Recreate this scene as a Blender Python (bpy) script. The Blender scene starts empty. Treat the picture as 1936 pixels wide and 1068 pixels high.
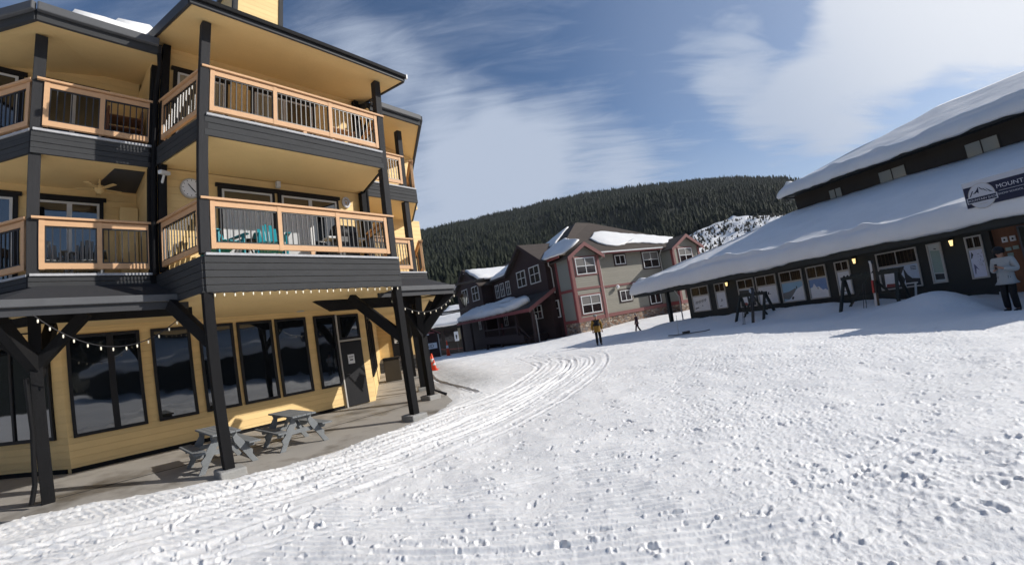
import bpy, bmesh, math, random
import numpy as np
from mathutils import Vector, Matrix
random.seed(7); np.random.seed(7)
PI=math.pi; R=math.radians
scene=bpy.context.scene
COL=scene.collection
SUN_AZ,SUN_EL=87.0,29.5

# ------------------------------------------------------------------ materials
def newmat(name):
    m=bpy.data.materials.new(name); m.use_nodes=True
    nt=m.node_tree; return m,nt,nt.nodes['Principled BSDF']
def N(nt,t,**k):
    n=nt.nodes.new(t)
    for a,b in k.items():
        if a in n.inputs.keys(): n.inputs[a].default_value=b
        else: setattr(n,a,b)
    return n
def mathn(nt,op,a,b=None,clamp=False):
    n=nt.nodes.new('ShaderNodeMath'); n.operation=op; n.use_clamp=clamp
    for i,v in enumerate((a,b)):
        if v is None: continue
        if isinstance(v,(int,float)): n.inputs[i].default_value=v
        else: nt.links.new(v,n.inputs[i])
    return n.outputs[0]
def mixc(nt,f,a,b):
    n=nt.nodes.new('ShaderNodeMix'); n.data_type='RGBA'
    for i,v in ((0,f),(6,a),(7,b)):
        if isinstance(v,(int,float)): n.inputs[i].default_value=v
        elif isinstance(v,tuple): n.inputs[i].default_value=(*v[:3],1)
        else: nt.links.new(v,n.inputs[i])
    return n.outputs[2]
def paint(name,col,rough=.6,var=.18,scale=3.,bump=.15,bscale=40.,board=0,stretch=(1,1,1),spec=.35,dirt=None,metal=0.,bdepth=.012,gap=.07):
    """painted / natural surface with blotches, fine grain and optional horizontal boards"""
    m,nt,b=newmat(name)
    tc=N(nt,'ShaderNodeTexCoord'); mp=N(nt,'ShaderNodeMapping'); mp.inputs['Scale'].default_value=stretch
    nt.links.new(tc.outputs['Object'],mp.inputs[0])
    n1=N(nt,'ShaderNodeTexNoise',Scale=scale,Detail=6.,Roughness=.6); nt.links.new(mp.outputs[0],n1.inputs['Vector'])
    n2=N(nt,'ShaderNodeTexNoise',Scale=bscale,Detail=4.,Roughness=.6); nt.links.new(mp.outputs[0],n2.inputs['Vector'])
    v=mathn(nt,'MULTIPLY_ADD',n1.outputs[0],var*2); nt.nodes[-1].inputs[2].default_value=1-var
    v2=mathn(nt,'MULTIPLY_ADD',n2.outputs[0],var*.8); nt.nodes[-1].inputs[2].default_value=1-var*.4
    vv=mathn(nt,'MULTIPLY',v,v2)
    h=n2.outputs[0]; hd=mathn(nt,'MULTIPLY',h,bump*.02)
    if board:
        sx=N(nt,'ShaderNodeSeparateXYZ'); nt.links.new(tc.outputs['Object'],sx.inputs[0])
        q=mathn(nt,'DIVIDE',sx.outputs[2],board); fr=mathn(nt,'FRACT',q); fl=mathn(nt,'FLOOR',q)
        # lap siding: each board leans out towards its lower edge, with a narrow gap
        lap=mathn(nt,'MULTIPLY',mathn(nt,'SUBTRACT',1.,fr),bdepth)
        edge=mathn(nt,'LESS_THAN',fr,gap); lap=mathn(nt,'SUBTRACT',lap,mathn(nt,'MULTIPLY',edge,bdepth*1.3))
        hd=mathn(nt,'ADD',hd,lap)
        wn=N(nt,'ShaderNodeTexWhiteNoise'); wn.noise_dimensions='1D'; nt.links.new(fl,wn.inputs['W'])
        vb=mathn(nt,'MULTIPLY_ADD',wn.outputs[0],.12); nt.nodes[-1].inputs[2].default_value=.94
        vv=mathn(nt,'MULTIPLY',vv,vb)
    cm=N(nt,'ShaderNodeVectorMath'); cm.operation='SCALE'; cm.inputs[0].default_value=col
    nt.links.new(vv,cm.inputs['Scale']); c=cm.outputs[0]
    if dirt:
        n3=N(nt,'ShaderNodeTexNoise',Scale=dirt[1],Detail=5.,Roughness=.65); nt.links.new(mp.outputs[0],n3.inputs['Vector'])
        rp=N(nt,'ShaderNodeMapRange'); rp.inputs[1].default_value=dirt[2]; rp.inputs[2].default_value=dirt[2]+.15
        nt.links.new(n3.outputs[0],rp.inputs[0]); c=mixc(nt,rp.outputs[0],c,dirt[0])
        mr=mathn(nt,'MULTIPLY_ADD',rp.outputs[0],dirt[3]-rough); nt.nodes[-1].inputs[2].default_value=rough
        nt.links.new(mr,b.inputs['Roughness'])
    else: b.inputs['Roughness'].default_value=rough
    nt.links.new(c,b.inputs['Base Color'])
    bp=N(nt,'ShaderNodeBump'); bp.inputs['Distance'].default_value=1.; bp.inputs['Strength'].default_value=1.
    nt.links.new(hd,bp.inputs['Height']); nt.links.new(bp.outputs[0],b.inputs['Normal'])
    b.inputs['Specular IOR Level'].default_value=spec; b.inputs['Metallic'].default_value=metal
    return m
M={}
M['yellow']=paint('yellow_siding',(.79,.565,.26),.65,.13,1.1,.1,30,board=.15,stretch=(1,1,3))
M['soffit']=paint('yellow_soffit',(.77,.555,.26),.75,.12,.8,.12,18)
M['char']=paint('charcoal_board',(.052,.053,.055),.7,.22,2.2,.4,30,stretch=(1,1,4),spec=.15)
M['post']=paint('black_timber_shade_tone',(.010,.010,.011),.7,.3,3,.4,35,stretch=(4,4,.6),spec=.14)  # black for braces and pipes; on posts this colour carries the shade
M['postlit']=paint('grey_timber_sunlit_tone',(.034,.034,.036),.7,.22,3,.4,35,stretch=(4,4,.6),spec=.14)  # same post timber, with sunlight put in as a lighter colour
M['black']=paint('black_trim',(.011,.011,.013),.5,.15,4,.1,30,spec=.3)
M['trim']=paint('cedar_trim',(.60,.36,.195),.6,.14,4,.25,40,stretch=(1,1,3))
M['whitetrim']=paint('white_trim',(.60,.60,.59),.5,.06,3,.05,30)
M['deckedge']=paint('weathered_deck_edge',(.42,.42,.43),.7,.3,6,.3,40)
M['roof']=paint('black_roofing',(.030,.031,.035),.8,.2,5,.5,90)
M['gutter']=paint('dark_gutter_metal',(.05,.051,.055),.55,.14,3,.08,20,spec=.2)
M['greymetal']=paint('light_gutter_metal',(.10,.102,.107),.6,.16,3,.1,20,spec=.2)
M['metalbal']=paint('dark_baluster_metal',(.022,.021,.022),.4,.08,5,.02,20,spec=.5)
M['concrete']=paint('patio_concrete',(.36,.335,.30),.75,.16,1.3,.5,60,dirt=((.15,.13,.105),.55,.50,.32),spec=.4)
M['block']=paint('concrete_footing',(.33,.325,.31),.85,.25,5,.9,50)
M['greywood']=paint('grey_painted_wood',(.20,.212,.22),.65,.28,4,.6,55,stretch=(1,1,1))
M['teal']=paint('teal_plastic',(.012,.27,.33),.4,.06,3,.03,20,spec=.5)
M['blind']=paint('vertical_blind',(.55,.56,.57),.7,.08,4,.05,20)
M['beige']=paint('beige_curtain',(.33,.29,.20),.85,.10,3,.05,20)
M['can']=paint('brown_bin_plastic',(.055,.047,.036),.5,.14,3,.1,30)
M['paper']=paint('white_paper',(.75,.76,.78),.7,.03,3,.02,20)
M['brownwall']=paint('brown_siding',(.042,.023,.021),.7,.14,.7,.1,20,board=.18,bdepth=.014)
M['green']=paint('sage_siding',(.255,.238,.195),.7,.08,.7,.1,20,board=.2,bdepth=.02,gap=.1)
M['greypanel']=paint('grey_green_panel',(.215,.225,.205),.7,.08,.7,.1,20)
M['redtrim']=paint('red_trim',(.215,.056,.056),.6,.14,2,.1,20)
M['pinktrim']=paint('dusty_rose_trim',(.20,.078,.072),.6,.10,2,.1,20)
M['shingle']=paint('brown_shingle',(.078,.062,.052),.9,.2,1.6,1.5,25,board=.14,bdepth=.02)
M['shop']=paint('dark_shop_siding',(.026,.030,.030),.6,.22,1.4,.2,30,stretch=(1,1,1),spec=.35)
M['shopbrown']=paint('dark_brown_siding',(.040,.034,.028),.7,.2,1.,.2,30,board=.25,bdepth=.02)
M['frame']=paint('taupe_window_frame',(.46,.44,.41),.5,.08,3,.05,20)
M['woodpanel']=paint('warm_wood_panel',(.20,.083,.040),.5,.35,2,.2,20,stretch=(6,6,.6))
M['navy']=paint('navy_sign',(.012,.018,.050),.4,.05,2,.02,20)
M['signwhite']=paint('sign_white',(.55,.57,.62),.5,.04,3,.02,20)
M['rack']=paint('dark_green_timber',(.022,.028,.026),.6,.2,3,.2,30)
M['red']=paint('ski_red',(.45,.02,.03),.35,.04,3,.01,20,spec=.6)
M['skiblack']=paint('ski_black',(.014,.014,.018),.35,.04,3,.01,20,spec=.6)
M['skiwhite']=paint('ski_white',(.60,.58,.57),.35,.04,3,.01,20,spec=.6)
M['orange']=paint('cone_orange',(.75,.085,.03),.5,.05,3,.02,20)
M['bark']=paint('conifer_bark',(.055,.038,.027),.9,.3,2,.8,20,stretch=(3,3,.5))
M['skin']=paint('skin',(.50,.28,.19),.5,.06,6,.02,20)
M['jyellow']=paint('ochre_jacket',(.27,.15,.022),.75,.15,6,.3,30)
M['jblack']=paint('black_jacket',(.015,.015,.018),.75,.12,6,.3,30)
M['jwhite']=paint('white_jacket',(.42,.44,.44),.75,.10,7,.5,16)
M['jmaroon']=paint('plum_jacket',(.055,.025,.035),.75,.15,6,.3,30)
M['pants']=paint('black_snow_trousers',(.012,.012,.014),.7,.12,6,.3,20)
M['helmet']=paint('black_helmet_shell',(.008,.008,.010),.3,.05,6,.0,20,spec=.3)
M['hgrey']=paint('grey_knit_hat',(.27,.27,.28),.85,.1,6,.3,40)
def stone():
    m,nt,b=newmat('field_stone'); tc=N(nt,'ShaderNodeTexCoord')
    mp=N(nt,'ShaderNodeMapping'); mp.inputs['Scale'].default_value=(1,1,1.7); nt.links.new(tc.outputs['Object'],mp.inputs[0])
    v=N(nt,'ShaderNodeTexVoronoi',Scale=3.2); nt.links.new(mp.outputs[0],v.inputs['Vector'])
    e=N(nt,'ShaderNodeTexVoronoi',Scale=3.2); e.feature='DISTANCE_TO_EDGE'; nt.links.new(mp.outputs[0],e.inputs['Vector'])
    cr=N(nt,'ShaderNodeValToRGB'); el=cr.color_ramp.elements
    el[0].color=(.10,.07,.05,1); el[1].color=(.42,.36,.29,1)
    for p,c in ((.35,(.27,.15,.09,1)),(.6,(.20,.18,.17,1)),(.8,(.36,.24,.16,1))):
        x=el.new(p); x.color=c
    s=N(nt,'ShaderNodeSeparateColor'); nt.links.new(v.outputs['Color'],s.inputs[0]); nt.links.new(s.outputs[0],cr.inputs[0])
    ed=mathn(nt,'MULTIPLY',e.outputs[0],9.,True)
    nt.links.new(mixc(nt,ed,(.22,.20,.18),cr.outputs[0]),b.inputs['Base Color'])
    bp=N(nt,'ShaderNodeBump',Distance=.06); nt.links.new(ed,bp.inputs['Height']); nt.links.new(bp.outputs[0],b.inputs['Normal'])
    b.inputs['Roughness'].default_value=.9; return m
M['stone']=stone()
def glass(name,col=(.006,.008,.011),rough=.03,spec=.7,wav=.0015,ior=1.5):
    m,nt,b=newmat(name); b.inputs['Base Color'].default_value=(*col,1); b.inputs['Roughness'].default_value=rough
    b.inputs['Specular IOR Level'].default_value=spec; b.inputs['IOR'].default_value=ior
    tc=N(nt,'ShaderNodeTexCoord'); n=N(nt,'ShaderNodeTexNoise',Scale=1.6,Detail=1.); nt.links.new(tc.outputs['Object'],n.inputs['Vector'])
    bp=N(nt,'ShaderNodeBump',Distance=wav); bp.inputs['Strength'].default_value=1.; nt.links.new(n.outputs[0],bp.inputs['Height']); nt.links.new(bp.outputs[0],b.inputs['Normal'])
    return m
M['glass']=glass('dark_window_glass',wav=.004,spec=.5,ior=2.1); M['glassshop']=glass('shop_window_glass',(.02,.018,.016),.08,.35,.004); M['goggle']=glass('goggle_lens',(.01,.01,.012),.15,.3,0)
M['glassbrown']=glass('far_window_glass',(.022,.016,.016),.06,.7,.004)
M['glassgrey']=glass('grey_window_glass',(.30,.32,.30),.12,.8,.004)
def emit(name,col,s,base=(.8,.7,.5)):
    m,nt,b=newmat(name); b.inputs['Base Color'].default_value=(*base,1)
    b.inputs['Emission Color'].default_value=(*col,1); b.inputs['Emission Strength'].default_value=s; return m
M['bulb']=emit('warm_bulb',(1.,.86,.60),.28,(.8,.75,.62))
M['lampglow']=emit('lamp_glow',(1.,.72,.30),1.25)
M['warmlit']=emit('lit_interior',(1.,.62,.2),.55,(.4,.25,.1))
def snowmat(name,ground=False):
    m,nt,b=newmat(name); tc=N(nt,'ShaderNodeTexCoord')
    n1=N(nt,'ShaderNodeTexNoise',Scale=.35 if ground else .6,Detail=6.,Roughness=.6); n2=N(nt,'ShaderNodeTexNoise',Scale=40.,Detail=5.,Roughness=.7)
    n3=N(nt,'ShaderNodeTexNoise',Scale=7. if ground else 2.2,Detail=5.,Roughness=.65)
    for n in (n1,n2,n3): nt.links.new(tc.outputs['Object'],n.inputs['Vector'])
    cr=N(nt,'ShaderNodeMapRange'); cr.inputs[1].default_value=.35; cr.inputs[2].default_value=.7; nt.links.new(n1.outputs[0],cr.inputs[0])
    c=mixc(nt,cr.outputs[0],(.865,.855,.838),(.79,.783,.77))
    if ground:
        at=N(nt,'ShaderNodeAttribute'); at.attribute_name='slush'
        sn=mathn(nt,'MULTIPLY',at.outputs['Fac'],mathn(nt,'MULTIPLY_ADD',n3.outputs[0],1.6)); nt.nodes[-2].inputs[2].default_value=.15
        c=mixc(nt,mathn(nt,'MINIMUM',sn,1.),c,(.30,.295,.28))
    nt.links.new(c,b.inputs['Base Color'])
    b.inputs['Subsurface Weight'].default_value=.25; b.inputs['Subsurface Radius'].default_value=(1,.9,.8); b.inputs['Subsurface Scale'].default_value=.02
    h=mathn(nt,'ADD',mathn(nt,'MULTIPLY',n2.outputs[0],(.010 if ground else .004)),mathn(nt,'MULTIPLY',n3.outputs[0],.010 if ground else .03))
    bp=N(nt,'ShaderNodeBump',Distance=1.); bp.inputs['Strength'].default_value=.8; nt.links.new(h,bp.inputs['Height']); nt.links.new(bp.outputs[0],b.inputs['Normal'])
    b.inputs['Roughness'].default_value=.6; b.inputs['Specular IOR Level'].default_value=.25
    return m
M['snow']=snowmat('packed_snow',True); M['roofsnow']=snowmat('roof_snow')
def foliage(name,a,bb,sc):
    m,nt,b=newmat(name); g=N(nt,'ShaderNodeNewGeometry'); tc=N(nt,'ShaderNodeTexCoord')
    n=N(nt,'ShaderNodeTexNoise',Scale=sc,Detail=3.); nt.links.new(tc.outputs['Object'],n.inputs['Vector'])
    f=mathn(nt,'ADD',mathn(nt,'MULTIPLY',g.outputs['Random Per Island'],.6),mathn(nt,'MULTIPLY',n.outputs[0],.5),True)
    nt.links.new(mixc(nt,f,a,bb),b.inputs['Base Color']); b.inputs['Roughness'].default_value=.85; b.inputs['Specular IOR Level'].default_value=.15
    return m
M['forest']=foliage('far_conifer_green',(.011,.015,.010),(.034,.040,.023),.01)
M['fir']=foliage('conifer_green',(.018,.032,.015),(.060,.080,.030),.4)
M['bush']=foliage('bush_green',(.030,.042,.016),(.11,.12,.045),.4)
M['stub']=foliage('shrub_brown',(.030,.028,.020),(.10,.09,.07),.1)
M['floor']=paint('forest_floor',(.018,.021,.014),.95,.3,.02,.5,.3)

# ------------------------------------------------------------------ geometry helpers
class Fr:
    def __init__(s,o,ax,ay): s.o=Vector((o[0],o[1],0)); s.x=Vector((ax[0],ax[1],0)); s.y=Vector((ay[0],ay[1],0))
    def __call__(s,x,y,z): return s.o+s.x*x+s.y*y+Vector((0,0,z))
def dirv(az): return (math.sin(R(az)),math.cos(R(az)))
Ux,Uy=dirv(37)
LF=Fr((-5.0396,6.3759),(Ux,Uy),(-Uy,Ux))
Vx,Vy=dirv(64)
BF=Fr((5.14,36.04),(Vx,Vy),(-Vy,Vx))
SF=Fr((0,0),dirv(160),dirv(70))
WF=Fr((0,0),(1,0),(0,1))
def sub(F,x,y,az):   # frame with x axis pointing to compass azimuth az, y axis 90 deg left of it
    o=F(x,y,0); a=dirv(az); return Fr((o.x,o.y),a,(-a[1],a[0]))
class MB:
    def __init__(s): s.v=[]; s.f=[]; s.mi=[]; s.k=0; s.st=[]
    def add(s,vs,fs):
        o=len(s.v); s.st.append(o); s.v+= [Vector(v) for v in vs]; s.f+=[tuple(i+o for i in f) for f in fs]; s.mi+=[s.k]*len(fs)
    def box(s,F,x0,x1,y0,y1,z0,z1):
        c=[F(x,y,z) for z in (z0,z1) for y in (y0,y1) for x in (x0,x1)]
        s.add(c,[(0,2,3,1),(4,5,7,6),(0,1,5,4),(2,6,7,3),(0,4,6,2),(1,3,7,5)]); return s
    def prism(s,pts,th):   # polygon + thickness vector
        n=len(pts); th=Vector(th); a=[Vector(p) for p in pts]; b=[p+th for p in a]
        s.add(a+b,[tuple(range(n))[::-1],tuple(range(n,2*n))]+[(i,(i+1)%n,n+(i+1)%n,n+i) for i in range(n)]); return s
    def slab(s,F,xy,z0,z1):
        return s.prism([F(x,y,z0) for x,y in xy],(0,0,z1-z0))
    def bar(s,p,q,w,h,up=(0,0,1)):
        p=Vector(p);q=Vector(q);d=(q-p).normalized(); up=Vector(up)
        if abs(d.dot(up))>.99: up=Vector((1,0,0))
        a=d.cross(up).normalized()*w/2; b=a.cross(d).normalized()*h/2
        c=[p-a-b,p+a-b,p+a+b,p-a+b,q-a-b,q+a-b,q+a+b,q-a+b]
        s.add(c,[(0,1,2,3),(7,6,5,4),(0,4,5,1),(1,5,6,2),(2,6,7,3),(3,7,4,0)]); return s
    def tube(s,pts,r,n=8,cap=True):
        pts=[Vector(p) for p in pts]; rs=r if isinstance(r,(list,tuple)) else [r]*len(pts); rings=[]
        prev=None
        for i,p in enumerate(pts):
            d=(pts[min(i+1,len(pts)-1)]-pts[max(i-1,0)]).normalized()
            if prev is None:
                u=Vector((0,0,1)) if abs(d.z)<.9 else Vector((1,0,0)); a=d.cross(u).normalized()
            else: a=(prev-d*prev.dot(d)).normalized()
            prev=a; b=d.cross(a)
            rings.append([p+(a*math.cos(2*PI*j/n)+b*math.sin(2*PI*j/n))*rs[i] for j in range(n)])
        vs=[v for r_ in rings for v in r_]; fs=[]
        for i in range(len(pts)-1):
            for j in range(n): fs.append((i*n+j,i*n+(j+1)%n,(i+1)*n+(j+1)%n,(i+1)*n+j))
        if cap: fs+= [tuple(range(n))[::-1],tuple(range(len(vs)-n,len(vs)))]
        s.add(vs,fs); return s
    def lathe(s,c,prof,n=16):  # prof: list (r,z)
        return s.tube([Vector(c)+Vector((0,0,z)) for r_,z in prof],[max(r_,1e-4) for r_,z in prof],n)
    def build_each(s,name,mat,parent,bevel=0):   # every added solid becomes a part of its own
        out=[]
        starts=s.st+[len(s.v)]; fi=0
        for a,b in zip(starts,starts[1:]):
            m=MB(); m.v=s.v[a:b]
            while fi<len(s.f) and s.f[fi][0]<b: m.f.append(tuple(i-a for i in s.f[fi])); m.mi.append(0); fi+=1
            out.append(m.build(name,mat,parent,bevel=bevel))
        return out
    def build(s,name,mat,parent=None,smooth=False,bevel=0,loc=None):
        me=bpy.data.meshes.new(name)
        o=bpy.data.objects.new(name,me)
        base=Vector(loc) if loc is not None else (wloc(parent) if parent else Vector((0,0,0)))
        me.from_pydata([v-base for v in s.v],[],s.f); 
        for m in (mat if isinstance(mat,(list,tuple)) else [mat]): me.materials.append(m)
        me.polygons.foreach_set('material_index',s.mi)
        if smooth: me.polygons.foreach_set('use_smooth',[True]*len(me.polygons))
        bm=bmesh.new(); bm.from_mesh(me); bmesh.ops.recalc_face_normals(bm,faces=bm.faces); bm.to_mesh(me); bm.free()
        COL.objects.link(o)
        if parent: o.parent=parent
        if loc is not None and not parent: o.location=base
        if bevel:
            b=o.modifiers.new('Bevel','BEVEL'); b.width=bevel; b.segments=2; b.limit_method='ANGLE'
        return o
def wloc(o):
    v=Vector((0,0,0))
    while o: v=v+o.location; o=o.parent
    return v
def tag(o,label=None,cat=None,group=None,kind=None):
    for k,v in (('label',label),('category',cat),('group',group),('kind',kind)):
        if v: o[k]=v
    return o
def thing(name,loc,label,cat,group=None,rz=0):
    o=bpy.data.objects.new(name,None); o.location=loc; o.rotation_euler=(0,0,rz); o.empty_display_size=.2
    COL.objects.link(o); return tag(o,label,cat,group)
def copy_tree(o,parent=None):
    c=o.copy(); COL.objects.link(c); c.parent=parent
    for ch in list(o.children): copy_tree(ch,c)
    return c
def text(body,size,F,x,y,z,name,mat,parent,ext=.004,align='LEFT',tilt=0,zdir=None,sx=1.):
    cu=bpy.data.curves.new('txt','FONT'); cu.body=body; cu.size=size; cu.extrude=ext; cu.align_x=align
    to=bpy.data.objects.new('txt',cu); COL.objects.link(to)
    dg=bpy.context.evaluated_depsgraph_get(); me=bpy.data.meshes.new_from_object(to.evaluated_get(dg))
    bpy.data.objects.remove(to); 
    X=F.x; Z=Vector((0,0,1)); nrm=X.cross(Z); p=F(x,y,z)-wloc(parent)
    for v in me.vertices: v.co=p+X*v.co.x*sx+Z*v.co.y+nrm*v.co.z
    me.materials.clear(); me.materials.append(mat); me.name=name
    o=bpy.data.objects.new(name,me); COL.objects.link(o); o.parent=parent; return o
def rect_frame(mb,F,x0,x1,y0,y1,z0,z1,w):  # picture-frame in the F x/z plane
    mb.box(F,x0,x1,y0,y1,z0,z0+w).box(F,x0,x1,y0,y1,z1-w,z1).box(F,x0,x0+w,y0,y1,z0+w,z1-w).box(F,x1-w,x1,y0,y1,z0+w,z1-w)

# ================================================================== LODGE (frame LF: x along front, y inward)
def box_window(parent,F,x0,x1,z0,z1,y=4.35,fw=.07,mull=(),name='window',fm=None,gm=None,hb=(),dep=.06,mw=None,split=False):
    """window = frame mesh (part) + pane (sub-part), set in front of wall plane y"""
    mb=MB(); rect_frame(mb,F,x0,x1,y-dep,y+.02,z0,z1,fw); mw=mw or fw
    for t in mull: mb.box(F,t-mw/2,t+mw/2,y-dep+.008,y+.02,z0+fw,z1-fw)
    for t in hb: mb.box(F,x0+fw,x1-fw,y-dep+.012,y+.02,t-mw/2,t+mw/2)
    w=mb.build(name,fm or M['black'],parent)
    MB().box(F,x0+fw,x1-fw,y-dep*.45,y-dep*.45+.012,z0+fw,z1-fw).build('pane',gm or M['glass'],w)
    return w
lodge=thing('lodge_building',LF(2,5,0),'three storey yellow lodge with charcoal balcony decks and cedar railings beside the patio','building')
L_=lodge
fl=sub(LF,-2.1,4.35,37+180-54.4)      # unused helper kept simple below
nl=Vector((-.58,.815)); nr=Vector((.58,.815))
def side_frame(x,y,right):
    o=LF(x,y,0); az=37-54.6 if right else 37+54.6-180
    a=dirv(az)
    # right side: x runs away along the wall, y inward (to the left of travel); left side mirrored
    return Fr((o.x,o.y),a,(-a[1],a[0])) if right else Fr((o.x,o.y),a,(a[1],-a[0]))
RW=side_frame(5.85,4.35,True); LW=side_frame(-2.1,4.35,False)
# ---- ground floor walls
mb=MB(); mb.box(LF,-2.1,5.85,4.35,4.65,0,3.1); mb.box(RW,0,19,0,.3,0,3.1); mb.box(LW,0,9,0,.3,0,3.1)
mb.build('wall',M['yellow'],L_)
mb=MB(); mb.box(LF,-2.1,4.7,4.32,4.349,0,.09); mb.box(LW,.1,9,-.03,-.001,0,.09)
mb.build('base_board',M['post'],L_)
for x0,x1,ml in ((-2.0,-.57,(-1.18,)),(-.33,.57,()),(.77,1.65,()),(1.75,2.73,()),(2.82,3.77,()),(4.03,4.74,())):
    box_window(L_,LF,x0,x1,.72,2.91,mull=ml,mw=.13 if ml else None)
box_window(L_,LF,4.84,5.60,2.10,2.89)
mb=MB(); mb.box(LF,4.755,4.80,4.27,4.37,0,2.91); mb.box(LF,4.80,5.62,4.28,4.37,2.05,2.095)
mb.build('door_frame',M['frame'],L_)
d=MB().box(LF,4.82,5.60,4.30,4.36,.02,2.04).build('door',M['black'],L_,bevel=.006)
MB().tube([LF(4.89,4.29,1.02),LF(4.89,4.235,1.02),LF(5.0,4.235,1.02)],.013).lathe(LF(4.89,4.27,1.02),[(.001,-.03),(.03,-.03),(.03,.03),(.001,.03)]).build('handle',M['greymetal'],d)
s=MB().box(LF,5.03,5.26,4.288,4.299,1.33,1.62).build('notice',M['paper'],d)
for i,(w_,zz) in enumerate(((.17,1.57),(.13,1.54))): pass
mb=MB(); mb.box(LF,5.06,5.23,4.284,4.288,1.545,1.56); mb.box(LF,5.08,5.21,4.284,4.288,1.515,1.527); mb.box(LF,5.09,5.2,4.284,4.288,1.43,1.47); mb.build('printed_lines',M['black'],d)
# side wall windows
box_window(L_,LW,.32,2.6,.72,2.9,y=0,dep=.06,mull=(1.5,))
box_window(L_,LW,2.9,5.2,.72,2.9,y=0,dep=.06)
for a,b_ in ((.35,3.6),(4.1,6.6)): box_window(L_,RW,a,b_,.75,2.85,y=0,dep=.06,mull=((a+b_)/2,))
# entrance wall at the end of the covered walk, with steps and a door
EW=side_frame(5.85,4.35,True); 
def ew(x,y,z): return EW(x,y,z)
EF=Fr((EW(19,-3.3,0).x,EW(19,-3.3,0).y),(EW.y.x,EW.y.y),(EW.x.x,EW.x.y))   # x from outside to the wall(left in view reversed)
mb=MB(); mb.prism([EW(19,-3.6,.0),EW(19,.3,.0),EW(19,.3,3.1),EW(19,-3.6,3.1)],EW.x*.3); mb.build('end_wall',M['yellow'],L_)
ed=MB().prism([EW(18.93,-2.0,.6),EW(18.93,-1.0,.6),EW(18.93,-1.0,2.65),EW(18.93,-2.0,2.65)],EW.x*.07).build('door',M['black'],L_)
MB().prism([EW(18.9,-1.75,1.62),EW(18.9,-1.22,1.62),EW(18.9,-1.22,2.45),EW(18.9,-1.75,2.45)],EW.x*.03).build('notice_poster',M['paper'],ed)
pc=EW(18.88,-1.49,2.1); pn=EW.y
ring=[pc+pn*math.cos(a)*.17+Vector((0,0,math.sin(a)*.17)) for a in [i*PI/10 for i in range(21)]]
mb=MB().tube(ring,.03,6,False); mb.prism([EW(18.88,-1.7,1.66),EW(18.88,-1.4,1.66),EW(18.88,-1.4,1.76),EW(18.88,-1.7,1.76)],EW.x*.015); mb.build('poster_mark',M['black'],ed)
mb=MB()
for i in range(3): mb.prism([EW(12+i*.34,-2.9,-.02),EW(12+i*.34,-.02,-.02),EW(12+i*.34,-.02,.19*(i+1)),EW(12+i*.34,-2.9,.19*(i+1))],EW.x*(.33 if i<2 else 6.2))
mb.build('entrance_steps',M['gutter'],L_)
# ---- ceilings
mb=MB()
mb.slab(LF,[(-2.75,1.75),(-.5,1.75),(-.1,.06),(4.15,.06),(4.55,1.75),(6.8,1.75),(6.3,4.9),(-2.5,4.9)],3.07,3.12)
mb.slab(RW,[(-.6,-2.75),(19,-3.0),(19,.2),(0,.2)],3.075,3.12); mb.slab(LW,[(-.6,-2.75),(9,-2.75),(9,.2),(0,.2)],3.075,3.12)
mb.build('porch_ceiling',M['soffit'],L_)
# ---- balcony decks
def deckboards(mb,F,x0,x1,y,z0,z1,n,t=.045):
    h=(z1-z0)/n
    for i in range(n): mb.box(F,x0,x1,y-t+.006*(i%2),y,z0+i*h+.006,z0+(i+1)*h-.004)
CL=Fr((LF(0,.04,0).x,LF(0,.04,0).y),*( (lambda d:((d.x,d.y),(-d.y,d.x)))((LF(-.46,1.72,0)-LF(0,.04,0)).normalized())))
CR=Fr((LF(4.05,.04,0).x,LF(4.05,.04,0).y),*( (lambda d:((d.x,d.y),(-d.y,d.x)))((LF(4.51,1.72,0)-LF(4.05,.04,0)).normalized())))
def centre_deck(z,bot,n,x0,x1,name):
    mb=MB(); mb.slab(LF,[(x0+.03,.03),(x1-.03,.03),(4.5,1.74),(4.5,1.78),(-.45,1.78),(-.45,1.74)],bot+.012,z-.04)
    d_=mb.build(name,M['soffit'],L_)
    mb=MB(); deckboards(mb,LF,x0,x1,.03,bot,z-.03,n); 
    h=(z-.03-bot)/n
    for i in range(n):
        for (xa,xb) in ((x0,-.49),(x1,4.55)):
            s_=-1 if xa==x0 else 1
            mb.prism([LF(xa,.03,bot+i*h+.006),LF(xb,1.72,bot+i*h+.006),LF(xb,1.72,bot+(i+1)*h-.004),LF(xa,.03,bot+(i+1)*h-.004)],LF.x*(.045*s_))
    mb.build('fascia_boards',M['char'],L_)
    mb=MB(); mb.slab(LF,[(x0+.02,-.05),(x1-.02,-.05),(x1-.02,.12),(x0+.02,.12)],z-.03,z+.012); mb.build('deck_edge',M['deckedge'],L_)
centre_deck(3.74,3.07,5,-.05,4.15,'balcony_deck')
centre_deck(6.36,5.93,3,.0,4.02,'balcony_deck')
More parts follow.
